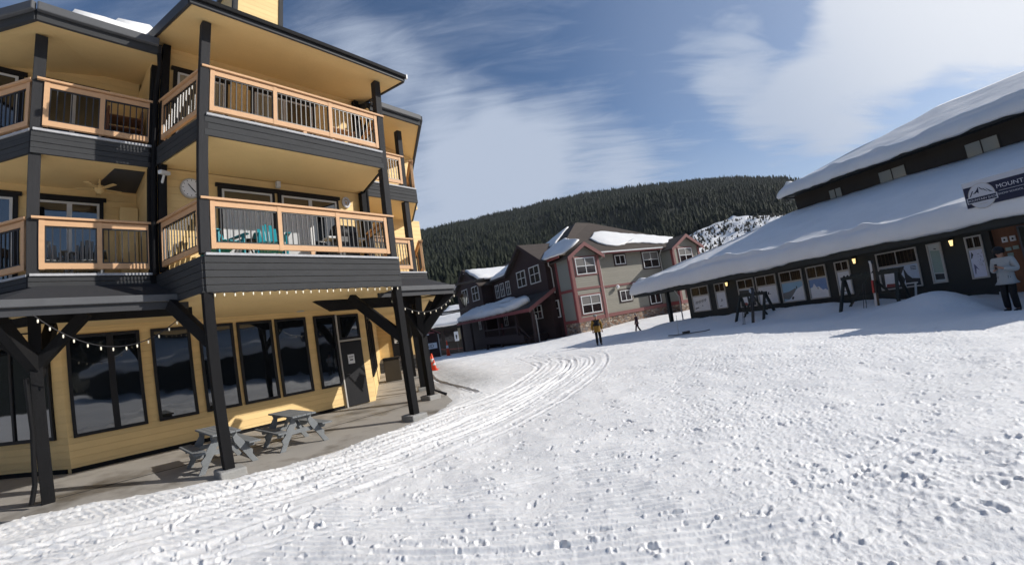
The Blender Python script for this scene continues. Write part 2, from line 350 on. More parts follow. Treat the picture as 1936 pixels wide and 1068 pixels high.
def wing_deck(z,bot,n,right):
    m_=(lambda x:4.05-x) if right else (lambda x:x)
    xs=sorted((m_(-2.48),m_(-.5)))
    pts=[(m_(-2.45),1.78),(m_(-.5),1.78),(m_(-.5),3.45),(m_(-3.6),3.45)]
    mb=MB().slab(LF,pts,bot+.012,z-.04); mb.build('balcony_deck',M['soffit'],L_)
    mb=MB(); deckboards(mb,LF,xs[0],xs[1],1.76,bot,z-.03,n)
    mb.build('fascia_boards',M['char'],L_)
    Fs=side_frame(m_(-2.45),1.74,right); L2=5.6
    mb=MB().slab(Fs,[(0,.03),(L2,.03),(L2,2.0),(1.2,2.0)],bot+.013,z-.05); mb.build('balcony_deck',M['soffit'],L_)
    mb=MB(); deckboards(mb,Fs,0,L2,.02,bot,z-.03,n); mb.build('fascia_boards',M['char'],L_)
    mb=MB(); mb.box(LF,xs[0]+.02,xs[1]-.02,1.69,1.85,z-.03,z+.012); mb.box(Fs,.05,L2,-.04,.1,z-.03,z+.011); mb.build('deck_edge',M['deckedge'],L_)
for rt in (False,True):
    wing_deck(3.74,3.52,2,rt); wing_deck(6.36,5.90,4,rt)
# ---- railings
def railing(F,x0,x1,z,divs,y=0,cap0=0,cap1=0,bal=.105,foot=()):
    """z = deck level; caps at +1.0"""
    mb=MB()
    mb.box(F,x0-cap0,x1+cap1,y-.07,y+.07,z+.975,z+1.015)
    mb.box(F,x0,x1,y-.03,y+.03,z+.86,z+.955); mb.box(F,x0,x1,y-.03,y+.03,z+.10,z+.20)
    xs=[x0+(x1-x0)*i/divs for i in range(divs+1)]
    for i,x in enumerate(xs):
        a=x if i==0 else (x-.08 if i==divs else x-.04); mb.box(F,a,a+.08,y-.036,y+.036,z+.092,z+.96)
    for x in foot: mb.box(F,x-.04,x+.04,y-.03,y+.03,z+.01,z+.09)
    r=mb.build('railing',M['trim'],L_)
    for i in range(divs):
        a=xs[i]+(.08 if i==0 else .04); b=xs[i+1]-(.08 if i==divs-1 else .04); mb=MB()
        mb.box(F,a,b,y-.014,y+.014,z+.835,z+.86); mb.box(F,a,b,y-.014,y+.014,z+.20,z+.225)
        mb.box(F,a,a+.02,y-.013,y+.013,z+.225,z+.835); mb.box(F,b-.02,b,y-.013,y+.013,z+.225,z+.835)
        n=max(1,round((b-a)/bal))
        for k in range(1,n): t=a+(b-a)*k/n; mb.box(F,t-.0095,t+.0095,y-.0095,y+.0095,z+.225,z+.835)
        mb.build('baluster_panel',M['metalbal'],r)
    return r
CLn=(LF(-.46,1.72,0)-LF(0,.04,0)).length
for z in (3.74,6.36):
    railing(LF,.08,3.94,z,3,y=.03,cap0=.16,cap1=.2,foot=(2.02,))
    railing(CL,.16,CLn-.12,z,1,y=0,cap0=.14,cap1=.05)
    railing(CR,.16,CLn-.12,z,1,y=0,cap0=.14,cap1=.05)
    railing(LF,-2.34,-.58,z,2,y=1.76,cap0=.1,cap1=.08)
    railing(LF,4.62,6.03,z,2,y=1.76,cap0=.05,cap1=.1)
    for rt,xx in ((False,-2.45),(True,6.50)):
        Fs=side_frame(xx,1.78,rt); railing(Fs,.1,2.4,z,2,y=0,cap0=.05,cap1=.04); railing(Fs,2.55,5.5,z,2,y=0,cap0=.02)
# ---- posts
def post(x,y,z0,z1,w=.17,F=LF,m=None):
    return MB().box(F,x-w/2,x+w/2,y-w/2,y+w/2,z0,z1).build('post',m or M['postlit'],L_,bevel=.008)
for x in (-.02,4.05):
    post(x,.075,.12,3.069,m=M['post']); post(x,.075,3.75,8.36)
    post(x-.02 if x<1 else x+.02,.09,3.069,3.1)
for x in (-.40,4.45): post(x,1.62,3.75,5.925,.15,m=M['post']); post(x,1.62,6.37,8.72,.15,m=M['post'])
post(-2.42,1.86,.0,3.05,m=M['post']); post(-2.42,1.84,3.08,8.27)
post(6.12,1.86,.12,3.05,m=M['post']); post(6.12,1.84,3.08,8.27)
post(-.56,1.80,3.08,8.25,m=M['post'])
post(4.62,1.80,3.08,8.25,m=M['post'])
mb=MB()
for x,y in ((0,.075),(4.05,.075),(6.15,1.9)):
    mb.box(LF,x-.22,x+.22,y-.2,y+.24,-.03,.13)
RP=side_frame(6.12,1.9,True); LP=side_frame(-2.42,1.9,False)
for s_ in (2.4,7.1,11.5):
    mb.box(RP,s_-.2,s_+.2,-.2,.2,-.03,.12); post(s_,0,.1,3.05,.19,F=RP,m=M['post'])
post(3.2,0,.0,3.05,.17,F=LP,m=M['post'])
mb.build_each('footing',M['block'],L_,bevel=.03)
# ---- braces and beams under the porches
def brace(*pq,w=.13,h=.16,name='brace'):
    mb=MB()
    for p,q in pq: mb.bar(p,q,w,h)
    return mb.build_each(name,M['post'],L_)
brace((LF(-.02,.1,2.25),LF(-.45,.9,3.02)),w=.15,h=.2)
brace((LF(4.05,.1,1.9),LF(3.5,1.2,3.02)),w=.15,h=.22)
brace((LF(4.05,.12,2.2),LF(4.5,.8,3.0)))
brace((LF(-2.42,1.86,2.22),LF(-1.7,1.5,3.02)),(LF(-2.42,1.86,2.22),LP(1.0,-.1,3.05)),w=.14,h=.17)
brace((LF(-2.42,1.86,2.2),LF(-2.85,1.25,3.0)),(LF(-2.42,1.9,2.1),LF(-2.2,2.9,3.0)),w=.16,h=.2)
for s_ in (0,2.4,7.1,11.5):
    brace((RP(s_,0,1.9),RP(s_,-.75,3.0)),(RP(s_,0,1.95),RP(s_+.8,0,3.0)),(RP(s_,0,1.95),RP(s_-.8,0,3.0)),w=.17,h=.24)
brace((LF(6.12,1.86,1.9),LF(5.35,1.7,3.0)),(LF(6.12,1.86,1.9),LF(6.85,1.15,3.0)),w=.17,h=.24)
brace((LF(-2.5,1.85,3.0),LF(.1,1.85,3.0)),w=.12,h=.15,name='beam')
MB().prism([LF(2.9,1.85,3.065),LF(6.2,1.85,3.065),LF(6.2,1.85,2.80),LF(3.35,1.85,2.80)],LF.y*.16).build('beam',M['post'],L_)
brace((RP(-.1,0,3.0),RP(12.5,0,3.0)),(LP(-.1,0,3.0),LP(8,0,3.0)),w=.12,h=.15,name='beam')
# ---- porch roofs
def porch(right):
    m_=(lambda x:4.05-x) if right else (lambda x:x)
    a=[LF(m_(-.1),1.0,3.21),LF(m_(-2.78),1.0,3.21),LF(m_(-2.35),1.78,3.57),LF(m_(-.5),1.78,3.57)]
    Fs=side_frame(m_(-2.78),1.0,right); F2=side_frame(m_(-2.35),1.78,right)
    b=[Fs(0,0,3.21),Fs(19 if right else 9,0,3.21),F2(18.6 if right else 9,0.02,3.57),F2(0,0,3.57)]
    mb=MB().prism(a,(0,0,-.035)).prism(b,(0,0,-.035)); mb.build('porch_roof',M['roof'],L_)
    xs=sorted((m_(-.1),m_(-2.80)))
    mb=MB().box(LF,xs[0],xs[1],.93,1.0,3.09,3.215).box(Fs,0,19 if right else 9,-.07,0,3.09,3.215); mb.build('gutter',M['greymetal'],L_,bevel=.015)
    mb=MB().box(LF,xs[0]+.03,xs[1]-.03,1.0,1.04,2.96,3.09).box(Fs,0,19 if right else 9,0,.04,2.96,3.09); mb.build('fascia',M['gutter'],L_)
    mb=MB().slab(LF,[(m_(-.1),1.04),(m_(-2.74),1.04),(m_(-2.5),1.76),(m_(-.4),1.76)],3.075,3.1); mb.build('porch_ceiling',M['soffit'],L_)
porch(False); porch(True)
# ---- upper walls
mb=MB()
for z0,z1 in ((3.75,5.925),(6.37,9.6)):
    mb.box(LF,-.40,4.45,1.75,1.95,z0,z1); 
    mb.box(LF,-.64,-.40,1.76,3.45,z0,min(z1,8.5)); mb.box(LF,4.45,4.69,1.76,3.45,z0,min(z1,8.6))
    mb.box(LF,-4.0,-.64,3.42,3.6,z0,min(z1,8.75)); mb.box(LF,4.69,8.,3.42,3.6,z0,z1)
    for rt in (False,True):
        Fw=side_frame(4.05+3.2 if rt else -3.2,3.42,rt); mb.box(Fw,0,5.5,0,.2,z0,z1)
mb.build('upper_wall',M['yellow'],L_)
def slider(F,x0,x1,z0,z1,y,parts,cur=None):
    """black trim, pale inner frames, glass, curtain behind"""
    mb=MB(); rect_frame(mb,F,x0,x1,y-.05,y-.001,z0,z1,.08); mb.box(F,x0-.05,x1+.05,y-.06,y-.002,z1-.02,z1+.06)
    o=mb.build('sliding_door',M['black'],L_)
    mb=MB(); ps=[x0+.08+(x1-x0-.16)*t for t in parts]
    for a,b in zip(ps,ps[1:]): rect_frame(mb,F,a,b,y-.075,y-.051,z0+.08,z1-.08,.045)
    mb.build('sash',M['whitetrim'],o)
    for i,(a,b) in enumerate(zip(ps,ps[1:])):
        c=(cur or '')[i:i+1]
        MB().box(F,a+.045,b-.045,y-.062,y-.055,z0+.12,z1-.12).build('pane',M['glass'],o)
        if c in 'wb' and c:
            mb=MB(); n=int((b-a-.1)/.09)
            top=z1-.42 if c=='w' else z1-.13
            for k in range(n): xx=a+.05+k*(b-a-.1)/n; mb.prism([F(xx,y-.066,z0+.13),F(xx+.085,y-.078,z0+.13),F(xx+.085,y-.078,top),F(xx,y-.066,top)],F.y*.004)
            mb.build('blind',M['blind' if c=='w' else 'beige'],o)
slider(LF,.72,2.02,3.76,5.68,1.75,(0,1),'w'); slider(LF,2.10,3.74,3.76,5.68,1.75,(0,.5,1),'w-')
slider(LF,-.22,.95,6.38,8.28,1.75,(0,1),'b'); slider(LF,1.5,3.2,6.38,8.28,1.75,(0,.5,1),'b-')
for z in (3.76,6.38):
    slider(LF,-2.5,-1.28,z,z+1.92,3.42,(0,.5,1),'--'); slider(LF,-3.9,-2.7,z,z+1.92,3.42,(0,1),'-')
    slider(LF,4.8,5.9,z,z+1.92,3.42,(0,1),'w')
# ---- roofs
def roofslab(front,back,th=.3,name='roof',m='roof'):
    mb=MB().prism(front+back,(0,0,th)); return mb.build(name,M[m],L_)
sl=.24
# centre: sloping soffit, roof slab above
zc=lambda y:8.27+sl*(y+.45)
mb=MB().prism([LF(-.40,-.43,zc(-.43)),LF(4.50,-.43,zc(-.43)),LF(4.95,3.2,zc(3.2)),LF(-.85,3.2,zc(3.2))],(0,0,.03)); mb.build('soffit',M['soffit'],L_)
mb=MB().prism([LF(-.42,-.45,zc(-.45)+.032),LF(4.52,-.45,zc(-.45)+.032),LF(5.3,6,zc(6)+.03),LF(-1.2,6,zc(6)+.03)],(0,0,.17)); mb.build('roof',M['roof'],L_)
mb=MB()
for xa,xb,s_ in ((-.42,-.88,-1),(4.52,4.98,1)):
    mb.prism([LF(xa,-.45,zc(-.45)-.02),LF(xb,3.2,zc(3.2)-.02),LF(xb,3.2,zc(3.2)+.24),LF(xa,-.45,zc(-.45)+.22)],LF.x*(.05*s_))
mb.box(LF,-.45,4.55,-.50,-.452,zc(-.45)-.01,zc(-.45)+.09); mb.build('rake_board',M['gutter'],L_)
mb=MB().box(LF,-.47,4.57,-.56,-.5,zc(-.45)+.06,zc(-.45)+.16); g=mb.build('gutter',M['post'],L_,bevel=.015)
mb=MB().box(LF,-.50,-.455,-.565,-.50,zc(-.45)+.05,zc(-.45)+.17).box(LF,4.555,4.60,-.565,-.50,zc(-.45)+.05,zc(-.45)+.17); mb.build_each('gutter_end',M['whitetrim'],g)
zw=lambda y:8.22+sl*(y-1.25)
for rt in (False,True):
    m_=(lambda x:4.05-x) if rt else (lambda x:x); up=.12 if rt else 0
    x0=m_(-2.48); Fs=side_frame(x0,1.25,rt); L2=5.8
    A=[LF(m_(-.55),1.27,zw(1.27)+up),LF(x0,1.27,zw(1.27)+up),LF(m_(-4.4),5.5,zw(5.5)+up),LF(m_(-.3),5.5,zw(5.5)+up)]
    Bp=[Fs(0.01,.02,zw(1.27)+up),Fs(L2,.02,zw(1.27)+up),Fs(L2,4.2,zw(5.45)+up),Fs(2.2,4.2,zw(5.45)+up)]
    MB().prism(A,(0,0,.03)).prism(Bp,(0,0,.03)).build('soffit',M['soffit'],L_)
    MB().prism([p+Vector((0,0,.033)) for p in A],(0,0,.2)).prism([p+Vector((0,0,.033)) for p in Bp],(0,0,.2)).build('roof',M['roof'],L_)
    xs=sorted((m_(-.62),x0))
    MB().box(LF,xs[0],xs[1],1.21,1.27,zw(1.27)-.03+up,zw(1.27)+.14+up).box(Fs,0,L2,-.04,.02,zw(1.27)-.03+up,zw(1.27)+.14+up).build('fascia',M['char'],L_)
    MB().box(LF,xs[0],xs[1],1.12,1.21,zw(1.27)+.12+up,zw(1.27)+.29+up).box(Fs,-.05,L2,-.12,-.04,zw(1.27)+.12+up,zw(1.27)+.29+up).build('gutter',M['greymetal'],L_,bevel=.02)
    MB().prism([Fs(L2,0,zw(1.27)-.05+up),Fs(L2,4.2,zw(5.45)-.05+up),Fs(L2,4.2,zw(5.45)+.26+up),Fs(L2,0,zw(1.27)+.26+up)],Fs.x*.05).build('rake_board',M['gutter'],L_)
# downpipe where the wings meet
MB().tube([LF(-.60,1.2,8.2),LF(-.56,1.3,7.95),LF(-.56,1.62,7.6),LF(-.56,1.66,3.7)],.045).build('downpipe',M['post'],L_)
MB().tube([LF(4.66,1.2,8.25),LF(4.62,1.3,8.0),LF(4.62,1.62,7.7),LF(4.62,1.66,3.7)],.045).build('downpipe',M['post'],L_)
MB().tube([RP(.1,-.85,3.05),RP(.1,-.72,2.75),RP(.1,-.14,2.0),RP(.1,-.14,.25),RP(.1,-.5,.05)],.045).build('downpipe',M['post'],L_)
MB().tube([LP(-.05,-.2,2.05),LP(-.05,-.16,1.2),LP(-.02,-.18,.35),LP(-.02,-.25,.06)],.035).build('downpipe',M['post'],L_)
# chimney
mb=MB().box(LF,1.20,2.52,2.2,3.6,8.9,11.95).build('chimney',M['yellow'],L_)
c_=MB()
for x in (1.19,2.43): c_.box(LF,x,x+.10,2.17,2.2,8.9,11.95)
c_.box(LF,1.17,1.2,2.17,2.3,8.9,11.95).box(LF,1.17,1.2,3.5,3.6,8.9,11.95).box(LF,2.52,2.55,2.17,2.3,8.9,11.95)
c_.build('corner_trim',M['char'],mb); MB().box(LF,1.1,2.62,2.1,3.7,11.95,12.05).build('cap',M['greymetal'],mb)
# upper body of the lodge behind, so that the eaves carry a roof from any side
mb=MB().slab(LF,[(-4.4,5.6),(8.4,5.6),(9.5,9),(-5.5,9)],3.1,8.9); mb.build('upper_wall',M['yellow'],L_)
MB().prism([LF(-5.3,5.5,8.95),LF(9.3,5.5,8.95),LF(6,10,9.9),LF(-2,10,9.9)],(0,0,.2)).build('roof',M['roof'],L_)
# louvre patch / attic hatch in level-two ceiling of left wing
MB().prism([LF(-1.2,2.0,5.895),LF(-.66,2.0,5.895),LF(-.66,3.3,5.895),LF(-1.5,3.3,5.895)],(0,0,.01)).build('ceiling_panel',M['gutter'],L_)
MB().box(LF,-1.0,-.66,3.0,3.41,3.76,5.45).build('storage_closet',M['soffit'],L_)
for x,y in ((.33,4.03),(3.52,4.05)): MB().lathe(LF(x,y,3.05),[(.11,0),(.11,.02)],14).build('ceiling_light',M['frame'],L_)
# ================================================================== PATIO + THINGS ON AND AROUND THE LODGE
er=side_frame(6.0,.85,True); el_=side_frame(-2.75,1.25,False)
pts=[(-2.75,1.25),(-.5,-.42),(4.5,-.42),(6.0,.85)]
P3=[LF(x,y,0) for x,y in pts]+[er(16,0,0),er(16,4,0),LF(4,6,0),LF(-2,6,0),el_(12,4,0),el_(12,0,0)]
mb=MB().prism([p-Vector((0,0,.3)) for p in P3],(0,0,.3)); o=mb.build('patio_slab',M['concrete']); tag(o,kind='structure')
mb=MB()
for s_ in (3.0,5.6,8.2,10.8): mb.prism([er(s_,.05,.0),er(s_+.03,.05,.0),er(s_+.03,3.6,.0),er(s_,3.6,.0)],(0,0,.004))
mb.prism([LF(-2.3,2.0,0),LF(5.6,2.0,0),LF(5.6,2.03,0),LF(-2.3,2.03,0)],(0,0,.004))
o=mb.build('patio_joint',M['roof']); tag(o,kind='structure')
# picnic tables -------------------------------------------------------------
def picnic(loc,rz,label):
    t=thing('picnic_table',loc,label,'picnic table','grey picnic tables on the patio',rz); t.scale=(.84,.84,.86)
    I=Fr((0,0),(1,0),(0,1))
    # local: x = length of the boards, y = across
    mb=MB()
    for k in range(5): y=-.30+k*.121; mb.box(I,-.78,.78,y,y+.114,.73,.768)
    loc0=Vector((0,0,0))
    def bl(mb,n): 
        o=mb.build(n,M['greywood'],None,bevel=.006); o.parent=t; return o
    bl(mb,'tabletop')
    for s_ in (-1,1):
        mb=MB()
        for k in range(2): y=s_*.56+(k-1)*.13; mb.box(I,-.78,.78,y,y+.132,.43,.468)
        bl(mb,'bench_seat')
    for s_ in (-1,1):
        x=s_*.55
        mb=MB()   # shaped trestle: wide wavy legs in an X with notched edges
        for q in (-1,1):
            pr=[(.12*q,.73),(.28*q,.73),(.25*q,.66),(.31*q,.58),(.40*q,.47),(.44*q,.36),(.55*q,.26),(.53*q,.17),(.64*q,0),(.50*q,0),(.38*q,.2),(.25*q,.38),(.18*q,.50),(.16*q,.62)]
            mb.prism([(x-.022*s_+(.004*q),a,b) for a,b in pr],(.045*s_,0,0))
        bl(mb,'leg')
        mb=MB().box(I,x-.05*s_-.02,x-.05*s_+.02,-.62,.62,.33,.428); mb.box(I,x-.05*s_-.02,x-.05*s_+.02,-.28,.28,.64,.728); bl(mb,'crossbar')
    mb=MB().bar((-.5,0,.40),(-.12,0,.72),.07,.04).bar((.5,0,.40),(.12,0,.72),.07,.04); bl(mb,'brace')
    return t
p1=LF(.16,1.18,0); p2=LF(1.66,1.18,0)
rz=math.atan2(Uy,Ux)
picnic(p1,rz+PI/2,'grey picnic table half hidden behind the middle patio post'); picnic(p2,rz+PI/2,'grey picnic table standing free in front of the sunlit lower wall')
# clocks, camera, wreath, lamps ------------------------------------------------
c0=LF(.17,1.70,5.54); ck=thing('wall_clock',c0,'large round white clock on the middle floor wall behind the corner post','clock')
def disc(F,x,y,z,r,t,n=28):  # disc facing -y
    return [F(x+r*math.cos(2*PI*i/n),y,z+r*math.sin(2*PI*i/n)) for i in range(n)],F.y*t
a,t_=disc(LF,.17,1.69,5.54,.22,.05); MB().prism(a,t_).build('rim',M['frame'],ck)
a,t_=disc(LF,.17,1.678,5.54,.19,.012); MB().prism(a,t_).build('dial',M['paper'],ck)
MB().bar(LF(.17,1.672,5.54),LF(.25,1.672,5.45),.006,.018).build('hand',M['black'],ck); MB().bar(LF(.17,1.671,5.54),LF(.10,1.671,5.62),.006,.014).build('hand',M['black'],ck); mb=MB()
for i in range(12): a=i*PI/6; mb.bar(LF(.17+.155*math.cos(a),1.672,5.54+.155*math.sin(a)),LF(.17+.18*math.cos(a),1.672,5.54+.18*math.sin(a)),.004,.012)
mb.build('hour_marks',M['black'],ck)
w0=LF(3.98,1.70,5.64); wr=thing('round_wall_ornament',w0,'small round pale ring hanging on the wall right of the sliding door','ornament')
MB().tube([LF(3.98+.10*math.cos(i*PI/12),1.71,5.62+.13*math.sin(i*PI/12)) for i in range(25)],.028,8,False).build('ring',M['signwhite'],wr,smooth=True)
MB().tube([LF(3.98+.045*math.cos(i*PI/12),1.72,5.62+.06*math.sin(i*PI/12)) for i in range(25)],.016,8,False).build('inner_ring',M['signwhite'],wr,smooth=True)
cam_=thing('security_camera',LF(-.45,1.68,5.6),'white security camera mounted on the yellow corner wall of the middle floor','camera')
MB().bar(LF(-.50,1.35,5.68),LF(-.30,1.50,5.72),.09,.075).build('housing',M['whitetrim'],cam_,bevel=.01)
MB().tube([LF(-.42,1.76,5.5),LF(-.42,1.60,5.5),LF(-.40,1.45,5.66)],[.045,.03,.022],10).build('bracket',M['whitetrim'],cam_)
def jar_lamp(p,label,cat='lamp',group=None):
    t=thing('wall_lamp',p,label,cat,group)
    return t
wl=thing('ceiling_speaker',LF(2.1,1.62,5.86),'small pale box lamp under the balcony ceiling over the sliding doors','lamp')
MB().box(LF,2.04,2.14,1.6,1.7,5.76,5.92).build('lamp_box',M['whitetrim'],wl,bevel=.01)
fan=thing('ceiling_fan',LF(-1.4,2.7,5.7),'cream coloured fan under the left balcony ceiling beside the door','fan')
MB().lathe(LF(-1.4,2.7,5.58),[(.02,.34),(.02,.2),(.09,.18),(.1,.08),(.03,.02)]).build('motor',M['soffit'],fan)
for k in range(5):
    a=k*2*PI/5+.3; MB().bar(LF(-1.4+.1*math.cos(a),2.7+.1*math.sin(a),5.7),LF(-1.4+.42*math.cos(a),2.7+.42*math.sin(a),5.71),.09,.01).build('blade',M['soffit'],fan)
# balcony chairs (adirondack, teal) and other furniture --------------------------
def adirondack(loc,rz,label,m,group):
    t=thing('balcony_chair',loc,label,'chair',group,rz)
    def bl(mb,n): o=mb.build(n,M[m],None,bevel=.004); o.parent=t; return o
    mb=MB()
    for k in range(5): a=-.24+k*.098; mb.prism([(a,-.28,.36),(a+.088,-.28,.36),(a+.088,.22,.24),(a,.22,.24)],(0,0,.02))
    bl(mb,'seat')
    mb=MB()
    for k in range(7):
        a=-.25+k*.072; hh=.98-.035*(k-3)**2*.9; mb.prism([(a,.2,.24),(a+.065,.2,.24),(a+.065+(k-3)*.012,.2+.36*(hh-.24)/.7,hh),(a+(k-3)*.012,.2+.36*(hh-.24)/.7,hh)],(0,.018,0))
    bl(mb,'backrest')
    for s_ in (-1,1):
        bl(MB().box(WF,s_*.31-.05,s_*.31+.05,-.34,.38,.52,.545),'armrest')
        bl(MB().box(WF,s_*.28-.02,s_*.28+.02,-.30,-.22,0,.52),'leg'); bl(MB().box(WF,s_*.28-.02,s_*.28+.02,.24,.32,0,.52),'leg')
    return t
g='chairs on the balconies'
adirondack(LF(.50,.75,3.75),rz+.3,'teal slatted chair at the left end of the middle balcony','teal',g)
adirondack(LF(1.45,.72,3.75),rz-.25,'teal slatted chair in the middle balcony beside the small dark table','teal',g)
adirondack(LF(-2.2,2.6,3.75),rz+.2,'grey slatted chair behind the left balcony railing near the corner post','greywood',g)
adirondack(LF(-1.65,2.55,3.75),rz-.1,'grey slatted chair in front of the left balcony sliding door','greywood',g)
ct=thing('side_table',LF(1.0,.8,3.75),'small dark round table between the two teal chairs','table')
MB().lathe(LF(1.0,.8,3.75),[(.22,.42),(.22,.45)],18).build('tabletop',M['black'],ct)
for k in range(3): a=k*2.1; MB().bar(LF(1.0,.8,4.15),LF(1.0+.2*math.cos(a),.8+.2*math.sin(a),3.76),.025,.025).build('leg',M['black'],ct)
bb=thing('barbecue_grill',LF(3.35,.95,3.75),'dark covered barbecue at the right end of the middle balcony','grill')
MB().tube([LF(3.05,.95,4.5),LF(3.1,.95,4.5),LF(3.6,.95,4.5),LF(3.65,.95,4.5)],[.16,.22,.22,.16],14).build('lid',M['black'],bb,smooth=True)
MB().box(LF,3.08,3.62,.75,1.15,3.95,4.4).build('cabinet',M['metalbal'],bb); MB().box(LF,2.85,3.08,.78,1.12,4.36,4.4).build('shelf',M['whitetrim'],bb); MB().box(LF,3.62,3.85,.78,1.12,4.36,4.4).build('shelf',M['whitetrim'],bb)
for x in (3.12,3.58): MB().box(LF,x-.02,x+.02,.8,.84,3.76,3.95).build('leg',M['metalbal'],bb)
tb=thing('balcony_table',LF(3.3,.9,6.37),'wooden slatted table at the right end of the top balcony','table')
mb=MB(); 
for k in range(7): mb.box(LF,3.0+k*.1,3.08+k*.1,.55,1.2,7.04,7.07)
mb.build('tabletop',M['trim'],tb)
for x in (3.05,3.62):
    for y in (.6,1.15): MB().box(LF,x-.03,x+.03,y-.03,y+.03,6.38,7.04).build('leg',M['trim'],tb)
sr=thing('wooden_shelf_rack',LF(-.95,2.3,6.37),'dark slatted wooden rack on the left top balcony','rack')
for z in (6.6,6.85,7.1): MB().box(LF,-1.31,-.74,2.1,2.5,z,z+.025).build('shelf',M['woodpanel'],sr)
for x in (-1.35,-.74): MB().box(LF,x,x+.04,2.1,2.5,6.38,7.3).build('side_panel',M['woodpanel'],sr)
# trash bins and posters by the walk -------------------------------------------
tc=thing('litter_bin',LF(9.14,7.6,0),'brown rectangular litter bin against the covered walk wall','bin')
wp=RW(6.2,-.75,0)
def rbox(mb,F,x0,x1,y0,y1,z0,z1): return mb.box(F,x0,x1,y0,y1,z0,z1)
tc.location=wp
rbox(MB(),RW,5.85,6.5,-1.1,-.35,0,1.0).build('bin_body',M['can'],tc,bevel=.03); rbox(MB(),RW,5.82,6.53,-1.13,-.32,1.0,1.1).build('lid',M['black'],tc,bevel=.03)
# string lights -------------------------------------------------------------------
def garland(pts,n,label,sag_pts=None,bulb_h=.06,cordr=.008,prop=1.):
    """cord along a polyline (already sagging) with n hanging bulbs"""
    P=[Vector(p) for p in pts]; t=thing('string_lights',P[0],label,'string lights','strings of bulbs under the eaves')
    MB().tube(P,cordr,5).build('cord',M['metalbal'],t)
    L=[0]
    for a,b in zip(P,P[1:]): L.append(L[-1]+(b-a).length)
    ms=None
    for k in range(n):
        s=L[-1]*(k+.5)/n+random.uniform(-.02,.02); i=max(j for j in range(len(L)-1) if L[j]<=max(s,0)); f=(s-L[i])/(L[i+1]-L[i]); p=P[i].lerp(P[i+1],f)
        mb=MB().lathe(p-Vector((0,0,bulb_h+.015)),[(.003,0),(.010,.010),(.013,.03),(.011,.05),(.008,.062)],8); b=mb.build('bulb',M['bulb'],t,smooth=True)
        MB().lathe(p-Vector((0,0,.02)),[(.011,0),(.011,.022)],6).build('socket',M['metalbal'],b)
def cat(a,b,sag,n=24):
    a=Vector(a);b=Vector(b); return [a.lerp(b,i/n)-Vector((0,0,sag*4*(i/n)*(1-i/n))) for i in range(n+1)]
g1=[]; 
for i in range(40): t_=i/39; g1.append(LF(0+4.1*t_,-.035,3.075-.02*abs(math.sin(i*1.3))))
garland(g1,25,'row of small bulbs along the bottom edge of the middle balcony fascia')
garland(cat(LF(-2.4,.98,2.97),LF(-.15,.98,2.93),.58),14,'drooping string of bulbs in front of the big double window at left')
garland(cat(LF(4.3,.75,2.92),LF(6.85,.96,2.98),.46),12,'drooping string of bulbs under the right porch corner')
garland(cat(LF(-2.9,1.1,3.0),LF(-3.2,1.4,2.95),.05,4),3,'short string of bulbs at the far left porch corner')
# bracket lantern on the right porch ------------------------------------------------
lb=RP(.6,-1.55,2.62); ln=thing('bracket_lantern',lb,'black lantern on an iron arm beyond the right porch corner','lantern')
MB().tube([RP(.6,-.1,2.48),RP(.6,-1.6,2.50)],.022).tube([RP(.6,-.6,3.25),RP(.6,-2.3,3.38)],.03).tube([RP(.6,-1.55,2.5),RP(.6,-1.55,2.6)],.02).build('arm',M['black'],ln)
MB().lathe(lb,[(.05,0),(.13,.25)],6).build('glass_body',M['glassgrey'],ln)
MB().lathe(lb+Vector((0,0,.25)),[(.17,0),(.08,.1),(.02,.14),(.02,.2)],6).build('roof_cap',M['black'],ln)
mb=MB()
for k in range(6): a=k*PI/3; mb.bar(lb+Vector((.052*math.cos(a),.052*math.sin(a),0)),lb+Vector((.135*math.cos(a),.135*math.sin(a),.25)),.014,.014)
mb.lathe(lb-Vector((0,0,.03)),[(.06,0),(.06,.03)],6); mb.build('cage',M['black'],ln)
l2=LF(-2.95,1.95,2.45); ln=thing('wall_lantern',l2,'white glass lantern on the wall at the far left edge','lantern')
MB().lathe(l2,[(.06,0),(.10,.2)],6).build('glass_body',M['signwhite'],ln); MB().lathe(l2+Vector((0,0,.2)),[(.12,0),(.03,.1)],6).build('roof_cap',M['black'],ln)
MB().tube([l2+Vector((0,0,.28)),LF(-2.95,2.3,2.8),LP(.2,0.05,2.8)],.015).build('arm',M['black'],ln)
